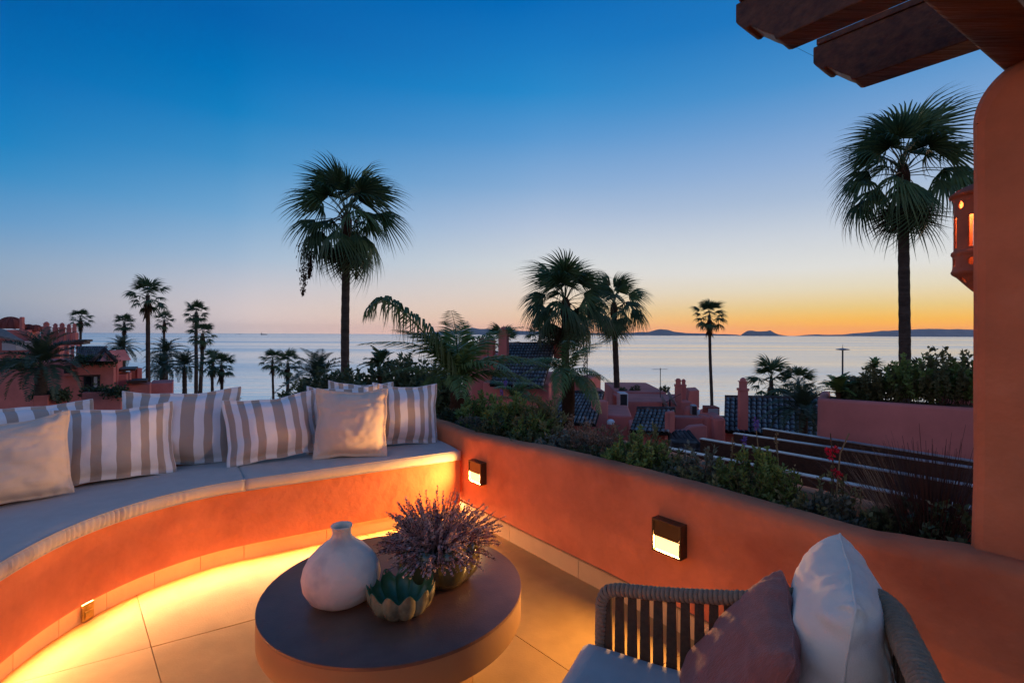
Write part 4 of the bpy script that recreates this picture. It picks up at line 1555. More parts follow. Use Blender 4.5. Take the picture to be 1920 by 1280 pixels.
def shrub(base, h, spread, stems, nleaf, L, w, mat, label, seed, name='shrub', up=.8, stemmat=None, group='shrubs in the planter', start=.1, cat='shrub', clump=.9):
    rg = random.Random(seed)
    t = thing(name, label, cat, base, group)
    st, lf = MB(), MB()
    for i in range(stems):
        az = rg.uniform(0, 6.283); k = math.sqrt(rg.random())
        top = V((math.cos(az) * spread * k, math.sin(az) * spread * k, h * (1 - .45 * k * k) * rg.uniform(.70, 1.10)))
        b = V(base) + V((math.cos(az), math.sin(az), 0)) * spread * .35 * k
        mid = b + top * .5 + V((0, 0, h * .06)) + V((rg.gauss(0, 1), rg.gauss(0, 1), 0)) * spread * .06
        e = V(base) + top
        pts = [b, b.lerp(mid, .5) + V((rg.gauss(0, 1), rg.gauss(0, 1), 0)) * .01, mid, mid.lerp(e, .5) + V((rg.gauss(0, 1), rg.gauss(0, 1), 0)) * .012, e]
        st.tube(pts, [.004, .0035, .003, .002, .001], 3, cap=False)
        for j in range(nleaf):
            u = start + (1 - start) * rg.random() ** .75
            f = u * 4; a = min(3, int(f)); p = pts[a].lerp(pts[a + 1], f - a)
            ax = (pts[a + 1] - pts[a]).normalized()
            r = V((rg.gauss(0, 1), rg.gauss(0, 1), rg.gauss(0, 1) * .6)).normalized()
            d = (r * clump + ax * up).normalized()
            leaf_quad(lf, p, d, L * rg.uniform(.6, 1.2), w * rg.uniform(.7, 1.2), rg)
    st.build('stems', stemmat or M['heather_stem'], t)
    lf.build('foliage', mat, t)
    return t


SOIL = .49


def pl(x, y_base_q, q):
    """foot of a plant in the planter: seen at column x, q metres behind the parapet face"""
    d = P(x, 700, 1.0) - V((0, 0, H)); o = V((0, 0, H))
    k = ((W0 + NRM * q - o).dot(NRM)) / d.dot(NRM)
    p = o + d * k
    return V((p.x, p.y, SOIL if p.y > 1.9 else .42))


SHR = [  # column, q, height, spread, stems, leaves, leaf length, leaf width, material, label
    (845, .30, .15, .14, 26, 44, .030, .007, 'sh_dark', 'low dark ground-hugging shrub at the far end of the planter'),
    (885, .24, .14, .16, 30, 44, .028, .007, 'sh_blue', 'low grey-green shrub in the planter above the first wall lamp'),
    (905, .48, .26, .20, 30, 40, .050, .010, 'sh_green', 'fresh green shrub under the feather palm'),
    (925, .22, .15, .15, 30, 46, .026, .006, 'sh_olive', 'fine olive shrub spilling at the planter edge right of the first lamp'),
    (960, .40, .30, .20, 34, 46, .050, .008, 'sh_green', 'upright bright green shrub with long leaves behind the planter edge'),
    (985, .22, .15, .16, 30, 44, .026, .007, 'sh_dark', 'dark low shrub hugging the parapet left of the broad palm trunk'),
    (1015, .42, .34, .17, 30, 44, .045, .007, 'sh_olive', 'tall olive shrub below the fan palm pair'),
    (1050, .24, .16, .17, 34, 44, .024, .007, 'sh_blue', 'dusty grey-green shrub below the broad palm trunk'),
    (1085, .44, .24, .20, 30, 20, .026, .006, 'sh_brown', 'brownish twiggy shrub in front of the dark tiled roof'),
    (1115, .22, .15, .17, 34, 46, .026, .007, 'sh_dark', 'dark green shrub under the twiggy brown one'),
    (1140, .40, .24, .20, 32, 22, .030, .007, 'sh_brown', 'pale brown dry shrub between the two palm trunks and the small roof'),
    (1195, .26, .27, .16, 44, 60, .026, .006, 'sh_green', 'rounded yellow-green shrub in front of the small tiled roof'),
    (1235, .20, .12, .14, 28, 46, .026, .007, 'sh_blue', 'low bluish shrub right of the rounded yellow-green one'),
    (1270, .26, .14, .15, 32, 46, .028, .007, 'sh_dark', 'low dark shrub above the second wall lamp'),
    (1318, .34, .25, .13, 18, 30, .030, .007, 'sh_blue', 'loose grey-green shrub standing before the dark beams'),
    (1345, .20, .13, .14, 30, 46, .026, .007, 'sh_dark', 'dark low shrub between loose grey shrub and tall light-green one'),
    (1412, .30, .27, .16, 50, 70, .026, .0055, 'sh_green', 'dense light-green feathery shrub, larger of two in front of the beams'),
    (1470, .26, .22, .085, 28, 60, .024, .0055, 'sh_green', 'narrow light-green feathery shrub, smaller of two in front of the beams'),
    (1440, .14, .08, .12, 24, 44, .022, .006, 'sh_dark', 'very low dark plant at the foot of the feathery shrubs'),
    (1545, .26, .17, .15, 34, 50, .026, .007, 'sh_blue', 'grey-green shrub at the foot of the red flowers'),
    (1620, .30, .20, .17, 36, 50, .028, .008, 'sh_olive', 'olive shrub left of the dark bronze grass'),
    (1665, .18, .09, .15, 34, 48, .024, .008, 'sh_dark', 'dark creeping plant with tiny white flowers in the near planter end'),
    (868, .17, .10, .12, 26, 44, .024, .006, 'sh_green', 'tiny light-green tuft on the parapet edge left of the first lamp'),
    (945, .30, .20, .15, 26, 44, .034, .008, 'sh_dark', 'dark leafy shrub under the violet-headed stalks'),
    (1003, .32, .24, .14, 28, 44, .036, .007, 'sh_green', 'light-green shrub squeezed between two darker ones left of the broad palm trunk'),
    (1072, .19, .11, .14, 28, 46, .022, .006, 'sh_olive', 'low olive tuft on the parapet edge below the dark tiled lean-to'),
    (1162, .20, .15, .14, 30, 46, .026, .006, 'sh_olive', 'olive tuft left of the rounded yellow-green shrub'),
    (1222, .36, .26, .15, 26, 40, .030, .007, 'sh_olive', 'olive shrub behind the low bluish one'),
    (1296, .22, .15, .13, 28, 46, .024, .006, 'sh_olive', 'low olive shrub at the foot of the loose grey-green one'),
    (1378, .24, .20, .13, 32, 54, .024, .006, 'sh_olive', 'olive shrub leaning on the larger feathery shrub'),
    (1503, .20, .16, .13, 30, 48, .024, .007, 'sh_olive', 'olive tuft right of the narrow feathery shrub'),
    (1588, .16, .13, .13, 30, 48, .024, .007, 'sh_dark', 'dark tuft on the parapet edge right of the red flowers'),
    (1700, .36, .22, .16, 34, 46, .030, .009, 'sh_dark', 'dark leafy shrub behind the tiny white flowers'),
    (1790, .30, .26, .14, 34, 46, .030, .010, 'sh_dark', 'dark leafy shrub pressed against the pillar'),
    (1745, .22, .10, .16, 40, 48, .024, .008, 'sh_dark', 'dark mat of leaves under the bronze grass beside the pillar'),
]
for i, (x, q, h, s, n, nl, L, w, mt, lb) in enumerate(SHR):
    shrub(pl(x, 0, q), h * 1.12, s * 1.12, int(n * 1.35), nl, L, w, M[mt], lb, 600 + i)

# tall seed stalks in the planter
STK = [(1462, .46, .34, 0), (1395, .44, .30, 1), (1366, .44, .28, 0), (1430, .50, .38, 1), (1215, .40, .24, 0), (1185, .44, .22, 0), (935, .46, .34, 1), (950, .50, .42, 1), (975, .44, .30, 0), (1500, .40, .22, 0), (1610, .40, .20, 0)]
for i, (x, q, h, fl) in enumerate(STK):
    b = pl(x, 0, q)
    rg = random.Random(i + 40)
    t = thing('flower_stalk', ['dry flower stalk between the light-green feathery shrubs', 'thin stalk with violet head behind the larger feathery shrub', 'dry stalk left of the larger feathery shrub', 'tall stalk with violet head before the upper beam',
                               'short dry stalk above the rounded yellow-green shrub', 'short dry stalk left of the rounded yellow-green shrub', 'violet-headed stalk under the feather palm', 'tallest violet-headed stalk below the pink chimneys',
                               'dry stalk right of the violet-headed ones', 'dry stalk left of the red flowers', 'dry stalk between red flowers and bronze grass'][i], 'flower stalk', b, 'seed stalks in the planter')
    e = b + V((rg.uniform(-.03, .03), rg.uniform(-.03, .03), h))
    MB().tube([b, b.lerp(e, .5) + V((.005, 0, 0)), e], [.0035, .003, .002], 5).build('stem', M['stalk'], t)
    m = MB()
    for k in range(46):
        d = V((rg.gauss(0, 1), rg.gauss(0, 1), rg.gauss(0, 1))).normalized()
        sp_ = V((0, 0, rg.uniform(-.02, .02) if fl else rg.uniform(-.09, .02)))
        leaf_quad(m, e + sp_ + d * .003, d, .016 if fl else .011, .004, rg)
    m.build('flower_head', M['violet'] if fl else M['stalk'], t)

# red flowering plant
b = pl(1563, 0, .34)
t = shrub(b, .28, .10, 12, 26, .022, .008, M['sh_olive'], 'slender plant with vivid red blossoms in front of the dark beams', 71, name='flowering_plant', cat='plant')
rg = random.Random(3)
for (px, py, k) in ((1553, 846, 26), (1566, 842, 26), (1560, 856, 14), (1566, 884, 20), (1574, 892, 14)):
    c = P(px, py, b.y)
    m = MB()
    for i in range(k):
        d = V((rg.gauss(0, 1), rg.gauss(0, 1), rg.gauss(0, 1))).normalized()
        leaf_quad(m, c + d * .004, d, .015, .006, rg)
    m.build('blossom', M['red'], t)
MB().tube([b, P(1562, 870, b.y), P(1557, 812, b.y)], [.004, .003, .002], 5).build('stem', M['heather_stem'], t)
MB().tube([b, P(1575, 850, b.y), P(1592, 812, b.y)], [.004, .003, .003], 5).build('stem', M['stalk'], t)

# dark bronze grass by the pillar
b = pl(1752, 0, .36)
t = thing('bronze_grass', 'tall dark bronze ornamental grass beside the pillar', 'grass', b, None)
m = MB()
rg = random.Random(12)
for i in range(1700):
    az = rg.uniform(0, 6.283); tl = abs(rg.gauss(0, .55)); L = rg.uniform(.24, .52) * (1.15 if rg.random() < .06 else 1)
    d = V((math.sin(tl) * math.cos(az), math.sin(tl) * math.sin(az), math.cos(tl)))
    s0_ = V((math.cos(az), math.sin(az), 0)) * rg.uniform(0, .10)
    w = V((-math.sin(az), math.cos(az), 0)) * rg.uniform(.0012, .0028)
    p0_ = V(b) + s0_
    bend = rg.uniform(.02, .16) * L
    pts = [p0_ + d * L * k / 4 + V((math.cos(az), math.sin(az), -.7)) * bend * (k / 4) ** 2 for k in range(5)]
    if any((p - W0).dot(NRM) < .17 or (p - W0).dot(DIR) > TC - .02 for p in pts):
        continue
    m.add([p + w * (1 - .2 * k) for k, p in enumerate(pts)] + [p - w * (1 - .2 * k) for k, p in enumerate(pts)], [(k, k + 1, k + 6, k + 5) for k in range(4)])
m.build('blades', M['grass_dark'], t)
# tiny white flowers on the creeping plant
t = thing('white_flowers', 'scatter of tiny white flowers low in the near planter end', 'flowers', pl(1700, 0, .2), None, 'stuff')
m = MB()
for i in range(46):
    x = rg.uniform(1590, 1815); q = rg.uniform(.08, .36)
    c = pl(x, 0, q); c.z = .50 + rg.uniform(-.02, .07)
    for k in range(5):
        a = 6.283 * k / 5
        leaf_quad(m, c, V((math.cos(a), math.sin(a), .5)).normalized(), .0055, .0022, rg)
m.build('petals', M['white_fl'], t)

# dark greenery beyond the bench back wall
BK = [(612, 722, 8.6, 1.0, .55), (668, 716, 8.2, 1.1, .6), (725, 706, 7.8, 1.15, .6), (778, 700, 7.4, 1.15, .55), (822, 708, 6.8, .95, .45), (572, 735, 9.0, .8, .45)]
BKL = ['dark bush behind the bench just left of the tall palm trunk', 'dark bush behind the bench at the foot of the tall palm', 'dark bush behind the stacked pillows', 'dark bush under the long drooping frond',
       'dark bush behind the pillow nearest the parapet', 'low dark bush between date palm fronds and pillows']
for i, (x, y, Y, h, s) in enumerate(BK):
    c = P(x, y, Y)
    shrub(V((c.x, c.y, c.z - h * .75)), h, s, 60, 46, .10, .022, M['sh_dark'], BKL[i], 800 + i, name='bush', cat='bush', group='dark bushes behind the bench', start=.2)
    m = MB().tube([(c.x, c.y, GZ), (c.x, c.y, c.z - h * .7)], [.06, .03], 6)
# cycad-like rosettes in the dark greenery
def rosette(x, y, Y, s, label, mat, n=26, seed=0, L=.55, elo=5, ehi=80, lw=.02, ll=.16):
    rg = random.Random(seed)
    b = P(x, y, Y)
    t = thing('cycad', label, 'plant', (b.x, b.y, b.z), 'spiky rosette plants')
    fr = [feather(L, 16, ll, lw, .35, .25, seed * 3 + i, vee=.3).mesh('frond', mat) for i in range(2)]
    MB().tube([(b.x, b.y, b.z - .9), tuple(b)], [.05, .04], 8).build('trunk', M['fibre'], t, smooth=True)
    for i in range(n):
        inst('frond', fr[i % 2], t, Matrix.Translation(b) @ Matrix.Rotation(i * 2.4, 4, 'Z') @ Matrix.Rotation(-R(rg.uniform(elo, ehi)), 4, 'Y') @ Matrix.Scale(s * rg.uniform(.8, 1.1), 4))
    return t


rosette(712, 690, 8.0, .75, 'spiky rosette poking up from the dark bushes under the long frond', M['leaf_dark'], 22, 1)
rosette(1572, 735, 8.9, .74, 'yellow-green spiky cycad behind the left end of the pink wall', M['sh_green'], 30, 2)
rosette(1602, 728, 9.4, .6, 'grey spiky cycad behind the pink wall, beside the yellow-green one', M['sh_blue'], 24, 3)
rosette(1640, 690, 9.0, .48, 'star-shaped agave-like rosette above the pink wall left of the palm trunk', M['sh_green'], 26, 4, L=.5, lw=.035, ll=.08)

# bushes on the pink wall to the right
WB = [(1660, 752, 8.7, .78, .46, 'sh_olive', 'olive bush on the pink wall at the foot of the tall palm trunk'),
      (1715, 752, 8.4, .88, .50, 'sh_green', 'leafy green bush on the pink wall, in the middle'),
      (1770, 752, 8.1, .94, .50, 'sh_olive', 'tall dull green bush on the pink wall next to the pillar'),
      (1815, 750, 7.9, .74, .38, 'sh_green', 'green bush half cut off by the pillar'),
      (1610, 752, 9.0, .44, .38, 'sh_dark', 'small dark bush at the rounded end of the pink wall')]
for i, (x, y, Y, h, s, mt, lb) in enumerate(WB):
    c = P(x, y, Y)
    shrub(c - V((0, 0, .08)), h, s, 60, 56, .075, .021, M[mt], lb, 900 + i, name='bush', cat='bush', group='bushes on the pink wall', start=.15)

# ================================================================== houses around the terrace
SF = M['stucco_far']
tile_cache = {}


def barrel(w, L):
    key = (round(w, 3), round(L, 3))
    if key in tile_cache: return tile_cache[key]
    m = MB()
    rows = []
    for j, (t, sc) in enumerate(((0, .82), (1, 1.0))):
        rr = []
        for k in range(7):
            a = math.pi * k / 6
            rr.append((-math.cos(a) * w * .46 * sc, -L * t, math.sin(a) * w * .40 * sc + .012 * t))
        rows.append(rr)
    m.grid(rows)
    o = len(m.v)
    m.v += [(x * .8, y, z * .72) for x, y, z in m.v[7:14]]
    for k in range(6): m.f.append((7 + k, 8 + k, o + k + 1, o + k))
    tile_cache[key] = m.mesh('roof_tile', M['rooftile'], smooth=True, ang=50)
    return tile_cache[key]


def tiled_roof(parent, rl, rr, el_, er, nc, nr):
    """rl, rr ridge ends, el_, er eave ends; each barrel tile is its own piece"""
    rl, rr, el_, er = map(V, (rl, rr, el_, er))
    nrm_ = (er - el_).cross(rl - el_).normalized()
    if nrm_.z < 0: nrm_ = -nrm_
    dk = MB()
    e = nrm_ * -.05
    dk.hexa([el_ + e, er + e, rr + e, rl + e], [el_, er, rr, rl])
    deck = dk.build('roof', M['roofdeck'], parent, fix=True)
    wv = (rr - rl) / nc
    sl_ = ((rl + rr) / 2 - (el_ + er) / 2).length / nr
    me = barrel(wv.length, sl_ * 1.14)
    rg = random.Random(nc * 31 + nr)
    for c in range(nc):
        for r in range(nr):
            t = (c + .5) / nc
            a, b = rl.lerp(rr, t), el_.lerp(er, t)
            up = (a - b).normalized(); zz = wv.cross(up).normalized()
            if zz.z < 0: zz = -zz
            xx = up.cross(zz)
            p = a.lerp(b, r / nr) + zz * .008
            jx = rg.uniform(-.006, .006)
            inst('roof_tile', me, deck, frame(p + xx * jx, (xx + up * rg.uniform(-.03, .03)).normalized(), up, zz))
    # ridge row
    rm = MB()
    rm.tube([rl + V((0, 0, .02)), rr + V((0, 0, .02))], .07, 8).build('ridge', M['rooftile'], deck, smooth=True)
    return deck


def block(parent, name, x0, y0, x1, y1, Y, depth, yaw=0, mat=None, bevel=.04, ybase=None):
    """box whose front face spans a pixel rectangle at distance Y (left edge), turned by yaw about its left edge"""
    a = P(x0, y0, Y); b = P(x1, y0, Y); c = P(x0, y1, Y)
    w = b.x - a.x; h = a.z - c.z
    if yaw:
        # keep the right edge in its column
        u = (x1 - 960) / F
        # a + s*(cos,sin): X/Y = u
        s = (u * a.y - a.x) / (math.cos(R(yaw)) - u * math.sin(R(yaw)))
        w = s
    A_ = frame(V((a.x, a.y, c.z)), V((math.cos(R(yaw)), math.sin(R(yaw)), 0)), V((-math.sin(R(yaw)), math.cos(R(yaw)), 0)), V((0, 0, 1)))
    o = MB().box((w / 2, depth / 2, h / 2), (w, depth, h), A_).build(name, mat or SF, parent, bevel=bevel)
    return o, A_, w, h


def house(label, x, Y, cat='house', name='house', group='pink houses of the resort'):
    p = P(x, 700, Y)
    return thing(name, label, cat, (p.x, p.y, GZ), group)


def chimney(parent, x0, x1, y0, y1, Y, yaw=-18, cap='round', mat=None):
    w_px = x1 - x0
    o, A_, w, h = block(parent, 'chimney', x0, y0 + (y1 - y0) * .22, x1, y1, Y, (x1 - x0) / F * Y * .8, yaw, mat, .02)
    hh = (y1 - y0) * .22 / F * Y
    d = (x1 - x0) / F * Y * .8
    m = MB()
    m.box((w / 2, d / 2, h + .03), (w * 1.16, d * 1.16, .06), A_)
    if cap == 'point':
        m.box((w / 2, d / 2, h + .06 + hh * .2), (w * .8, d * .8, hh * .4), A_)
        t4 = [A_ @ V((w * .5 + i * w * .05, d * .5 + j * d * .05, h + hh)) for i, j in ((-1, -1), (1, -1), (1, 1), (-1, 1))]
        b4 = [A_ @ V((w * .5 + i * w * .55, d * .5 + j * d * .55, h + .061 + hh * .4)) for i, j in ((-1, -1), (1, -1), (1, 1), (-1, 1))]
        m.hexa(b4, t4)
    else:
        m.box((w / 2, d / 2, h + .06 + hh * .28), (w * .74, d * .74, hh * .56), A_)
        m.box((w / 2, d / 2, h + .062 + hh * .6), (w * .95, d * .95, hh * .08), A_)
        c = A_ @ V((w / 2, d / 2, h + .06 + hh * .64))
        m.lathe([(w * .36, 0), (w * .34, hh * .16), (w * .22, hh * .28), (0, hh * .34)], 12, c)
    m.build('chimney_cap', mat or SF, o)
    return o


def window(parent, A_, w, h, x0, x1, z0, z1, curtain=True):
    """recessed window in the front face of a block; coordinates are fractions of the face"""
    X0, X1, Z0_, Z1_ = x0 * w, x1 * w, z0 * h, z1 * h
    f = .07
    m = MB()
    for (cx_, cz_, sx, sz) in (((X0 + X1) / 2, Z1_ - f / 2, X1 - X0, f), ((X0 + X1) / 2, Z0_ + f / 2, X1 - X0, f), (X0 + f / 2, (Z0_ + Z1_) / 2, f, Z1_ - Z0_ - 2 * f - .004), (X1 - f / 2, (Z0_ + Z1_) / 2, f, Z1_ - Z0_ - 2 * f - .004), ((X0 + X1) / 2, (Z0_ + Z1_) / 2, f * .8, Z1_ - Z0_ - 2 * f - .004)):
        m.box((cx_, -.03, cz_), (sx, .08, sz), A_)
    wd = m.build('window', M['darkmetal'], parent)
    MB().box(((X0 + X1) / 2, -.006, (Z0_ + Z1_) / 2), (X1 - X0 - 2 * f, .02, Z1_ - Z0_ - 2 * f), A_).build('pane', M['glass'], wd)
    if curtain:
        MB().box((X0 + (X1 - X0) * .72, -.021, (Z0_ + Z1_) / 2), ((X1 - X0) * .22, .006, (Z1_ - Z0_) * .84), A_).build('curtain', M['curtain'], wd)


# ---- left cluster
h1 = house('large pink house at the left edge with brick domes and a row of chimneys', 60, 34)
block(h1, 'wall', -160, 682, 118, 800, 28, 4, 34)
block(h1, 'wall', -60, 634, 112, 690, 36, 6, 36)
o, A_, w, h = block(h1, 'wall', 8, 618, 52, 640, 38, 3, 30)
block(h1, 'wall', 76, 623, 143, 648, 37, 1.2, 34)
for (a, b, y0) in ((79, 91, 604), (98, 107, 607), (110, 120, 606), (124, 132, 608), (135, 142, 607)):
    chimney(h1, a, b, y0, 646, 36.6, 26)
# loggia: pale block standing in for its lit soffit, under a pale tiled roof
r0_ = P(-40, 606, 37); r1_ = P(8, 617, 37); e0_ = P(-40, 622, 33.5); e1_ = P(46, 639, 33.5)
m = MB().hexa([e0_ - V((0, 0, .12)), e1_ - V((0, 0, .12)), r1_ - V((0, 0, .12)), r0_ - V((0, 0, .12))], [e0_, e1_, r1_, r0_])
m.build('roof', M['thatch'], h1, fix=True)
o, A_, w, h = block(h1, 'loggia', 3, 640, 30, 657, 34, 1.5, 0, M['curtain'])
# domes of brick ribs
for (x, y, rpx, Y) in ((20, 616, 20, 39), (53, 621, 12, 40), (67, 621, 11, 40)):
    c = P(x, y, Y); rr_ = rpx / F * Y
    m = MB().lathe([(rr_, 0), (rr_ * .98, rr_ * .25), (rr_ * .87, rr_ * .55), (rr_ * .66, rr_ * .82), (rr_ * .35, rr_ * 1.0), (0, rr_ * 1.06)], 20, c)
    dm = m.build('dome', M['brick'], h1, smooth=True)
    for k in range(6):
        a = math.pi * k / 6
        pts = [c + V((math.cos(a) * rr_ * 1.03 * math.cos(q_), math.sin(a) * rr_ * 1.03 * math.cos(q_), rr_ * 1.08 * math.sin(q_))) for q_ in [math.pi * i / 14 for i in range(15)]]
        MB().tube(pts, rr_ * .06, 5).build('rib', M['brick'], dm, smooth=True)
block(h1, 'pillar', 36, 594, 41, 620, 38.5, .25)
# flat canopies on posts
block(h1, 'canopy', 112, 641, 157, 646, 34, 3.2, 34, M['beamdark'], .02)
block(h1, 'canopy', 140, 637, 163, 641, 35, 3, 34, M['beamdark'], .02)
for x in (120, 131, 142):
    block(h1, 'post', x, 646, x + 4, 672, 34.2, .2)
# dark vine along the parapet
h2 = house('pink house with dark gable roof and curtained window behind the striped pillows', 160, 33)
o, A_, w, h = block(h2, 'wall', 99, 676, 214, 800, 31, 5, 33)
block(h2, 'corner_pier', 212.5, 674, 221, 800, 33.4, .6, 33)
window(h2, A_, w, h, (156 - 99) / 115, (187 - 99) / 115, (800 - 733) / 124, (800 - 706) / 124)
block(h2, 'lintel', 137, 704, 188, 706.5, 30.9, .3, 33, M['beamdark'], .01)
sq = MB()
o2, A2, w2, h2_ = block(h2, 'window_surround', 117, 679, 135, 705, 30.9, .5, 33)
window(h2, A2, w2, h2_, .2, .85, .2, .75, False)
# gable roof
rg0, rg1 = P(146, 651, 34), P(200, 651, 33)
ev0, ev1 = P(143, 678, 31.5), P(190, 678, 30.8)
tiled_roof(h2, rg0, rg1, ev0, ev1, 13, 6)
gb = P(208, 676, 30.7)
m = MB()
apex = P(199, 657, 31.5); gl = P(187, 677, 30.7); gr = P(212, 677, 31.2)
m.add([gl, gr, apex, gl + V((0, 1.5, 0)), gr + V((0, 1.5, 0)), apex + V((0, 1.5, 0))], [(0, 1, 2), (5, 4, 3), (0, 3, 4, 1), (1, 4, 5, 2), (2, 5, 3, 0)])
m.build('gable', SF, h2, fix=True)
ap2 = apex + V((0, -.15, .12))
for e_ in (gl, gr):
    q_ = e_ + V((-.35 if e_ is gl else .35, -.15, -.02))
    MB().tube([ap2, q_], .11, 6).build('verge', M['rooftile'], h2, smooth=True)
o, A_, w, h = block(h2, 'balcony', 153, 736, 228, 800, 27.5, .8, 30)
block(h2, 'balcony_side', 227, 734, 238, 800, 29.2, .4, 60)
block(h2, 'balcony', 62, 742, 91, 800, 25.6, .6, 30)
block(h2, 'balcony_side', 90.5, 738, 126, 800, 26.2, .4, 58)
for i, (x0, x1, y, Y) in enumerate(((156, 236, 736, 28.2), (70, 124, 742, 26.5), (146, 214, 676, 31.4), (2, 60, 684, 28.6))):
    a, b = P(x0, y, Y), P(x1, y, Y)
    t = thing('creeper', ['dark creeper spilling over the balcony under the curtained window', 'dark creeper on the low balcony by the stout palm trunk', 'dark creeper along the roof parapet under the gable', 'dark hedge along the wall top at the left edge'][i], 'creeper', a.lerp(b, .5), 'creepers on the left houses')
    m = MB(); rg = random.Random(i + 70)
    for k in range(1500):
        c = a.lerp(b, rg.random()) + V((rg.gauss(0, .1), rg.gauss(0, .18), rg.gauss(.05, .16)))
        leaf_quad(m, c, V((rg.gauss(0, 1), rg.gauss(0, 1), rg.gauss(0, 1))).normalized(), .16, .05, rg)
    m.build('foliage', M['sh_dark'], t)

h3 = house('small stepped pink house with dark canopies at the end of the left group', 250, 38)
block(h3, 'wall', 219, 702, 238, 800, 34, 3, 34)
block(h3, 'canopy', 219, 692, 254, 696, 34, 3, 34, M['beamdark'], .02)
block(h3, 'wall', 244, 694, 258, 720, 37, 2, 34)
block(h3, 'pier', 257, 690, 267, 716, 36.5, .5, 50)
block(h3, 'canopy', 238, 714, 276, 719, 33, 2, 34, M['beamdark'], .02)
block(h3, 'wall', 236, 722, 282, 800, 33.5, 2, 34)
block(h3, 'wall', 281, 719, 324, 800, 36, 3, 33)
block(h3, 'post', 240, 698, 243, 722, 33.8, .2)

# ---- house with the big tiled roof and chimneys
h4 = house('pink house with a dark tiled roof between two tall chimneys, behind the planter shrubs', 980, 17)
tiled_roof(h4, P(948, 646, 19.5), P(1043, 645, 18.5), P(918, 722, 15.0), P(1018, 726, 14.2), 17, 13)
block(h4, 'wall', 905, 716, 1030, 900, 15.6, 5, -12)
block(h4, 'wall', 868, 668, 926, 900, 17.8, 4, -12)
block(h4, 'wall', 884, 690, 922, 900, 16.4, 2, 10)
chimney(h4, 934, 950, 615, 680, 17.2, -22)
chimney(h4, 1038, 1056, 622, 672, 17.8, -22)
chimney(h4, 896, 908, 636, 676, 18.2, -20)
chimney(h4, 911, 925, 633, 676, 17.9, -22, 'point')
block(h4, 'water_tank', 885, 652, 897, 676, 18.4, .5, -15, M['white'], .03)
m = MB(); c = P(872, 652, 18.6)
m.lathe([(.45, -.5), (.46, -.15), (.38, .05), (.2, .2), (0, .25)], 20, c)
m.build('roof_dome', M['grey'], h4, smooth=True)
block(h4, 'pier', 1033, 716, 1046, 900, 13.6, .3, -25)
block(h4, 'pier', 1050, 716, 1056, 900, 14.2, .3, -25)
block(h4, 'wall', 1070, 712, 1099, 760, 17.5, 3, -20)

# ---- nearer small roofs below the planter
h5 = house('pink house with a dark tiled lean-to roof cut by the broad palm trunk', 1080, 12.5)
tiled_roof(h5, P(1062, 737, 14.2), P(1132, 739, 13.6), P(1018, 791, 12.2), P(1117, 796, 11.6), 13, 9)
block(h5, 'wall', 1024, 790, 1116, 960, 12.3, 2.5, -12)
o, A_, w, h = block(h5, 'wall', 1116, 752, 1142, 960, 12.4, .3, 12)
block(h5, 'wall', 1128, 778, 1186, 960, 12.8, 2, -10)
m = MB().lathe([(.09, -.06), (.1, 0), (.06, .05), (0, .06)], 10, P(1145, 790, 12.2))
m.build('wall_light', M['white'], h5, smooth=True)
block(h5, 'parapet', 1105, 733, 1135, 760, 15, 1, 0)

h6 = house('small pink house with a mottled tiled roof behind the yellow-green shrub', 1225, 11.5)
tiled_roof(h6, P(1195, 768, 12.6), P(1266, 769, 12.1), P(1180, 808, 11.2), P(1255, 812, 10.7), 9, 7)
block(h6, 'wall', 1184, 806, 1254.5, 960, 11.3, 1.6, -10)
block(h6, 'gable_wall', 1254, 772, 1267, 960, 10.8, .12, 38)
o, A_, w, h = block(h6, 'parapet', 1264, 781, 1340, 960, 12.2, .3, -6)
block(h6, 'pier', 1328, 781, 1340.5, 960, 11.9, .5, 10, None, .06)
block(h6, 'parapet', 1339, 782, 1362, 960, 11.6, 1.5, -8, None, .08)
# stepped curved parapet in front
m = MB(); Yp = 11.0
pro = [(1266, 808), (1282, 808), (1288, 806), (1293, 801), (1298, 799), (1322, 797), (1327, 800)]
tp = [P(x, y, Yp) for x, y in pro]
rows = [[(p.x, p.y, -4) for p in tp], [tuple(p) for p in tp], [(p.x, p.y + .22, p.z) for p in tp], [(p.x, p.y + .22, -4) for p in tp]]
m.grid(rows); m.f.append(tuple([7 * r + 6 for r in range(4)])); m.f.append(tuple([7 * r for r in reversed(range(4))]))
m.build('stepped_parapet', SF, h6, fix=True, bevel=.03)
block(h6, 'roof_edge', 1262, 829, 1312, 850, 10.2, 1, -8, M['rooftile'], .02)
for k in range(6):
    a = P(1266 + k * 8, 829, 10.5)
    MB().tube([a + V((0, .5, .12)), a + V((0, -.45, -.1))], .055, 7).build('roof_tile', M['rooftile'], h6, smooth=True)

h7 = house('flat-roofed pink house with twin chimneys and satellite dishes in front of the sea', 1250, 19)
block(h7, 'wall', 1155, 734, 1250, 900, 20, 4, -4)
block(h7, 'roof_terrace', 1165, 752, 1300, 900, 17.5, 2.4, -4)
chimney(h7, 1265, 1279, 712, 766, 17.4, -18)
chimney(h7, 1277, 1287, 713, 764, 18.0, -18)
m = MB()
gA, gB, gC, gD = P(1288, 764, 18.2), P(1311, 764, 18.4), P(1311, 732, 18.4), P(1293, 733, 18.2)
dd = V((.3, 1.2, 0))
m.hexa([gA, gB, gB + dd, gA + dd], [gD, gC, gC + dd, gD + dd])
m.build('stair_head', SF, h7, fix=True)
m = MB().lathe([(.28, -.4), (.28, 0), (.2, .14), (0, .2)], 14, P(1297, 770, 16.8)); m.build('vent_pot', SF, h7, smooth=True)
m = MB().lathe([(.26, -.2), (.26, 0), (.17, .12), (0, .16)], 14, P(1318, 776, 16.5)); m.build('skylight_dome', M['white'], h7, smooth=True)
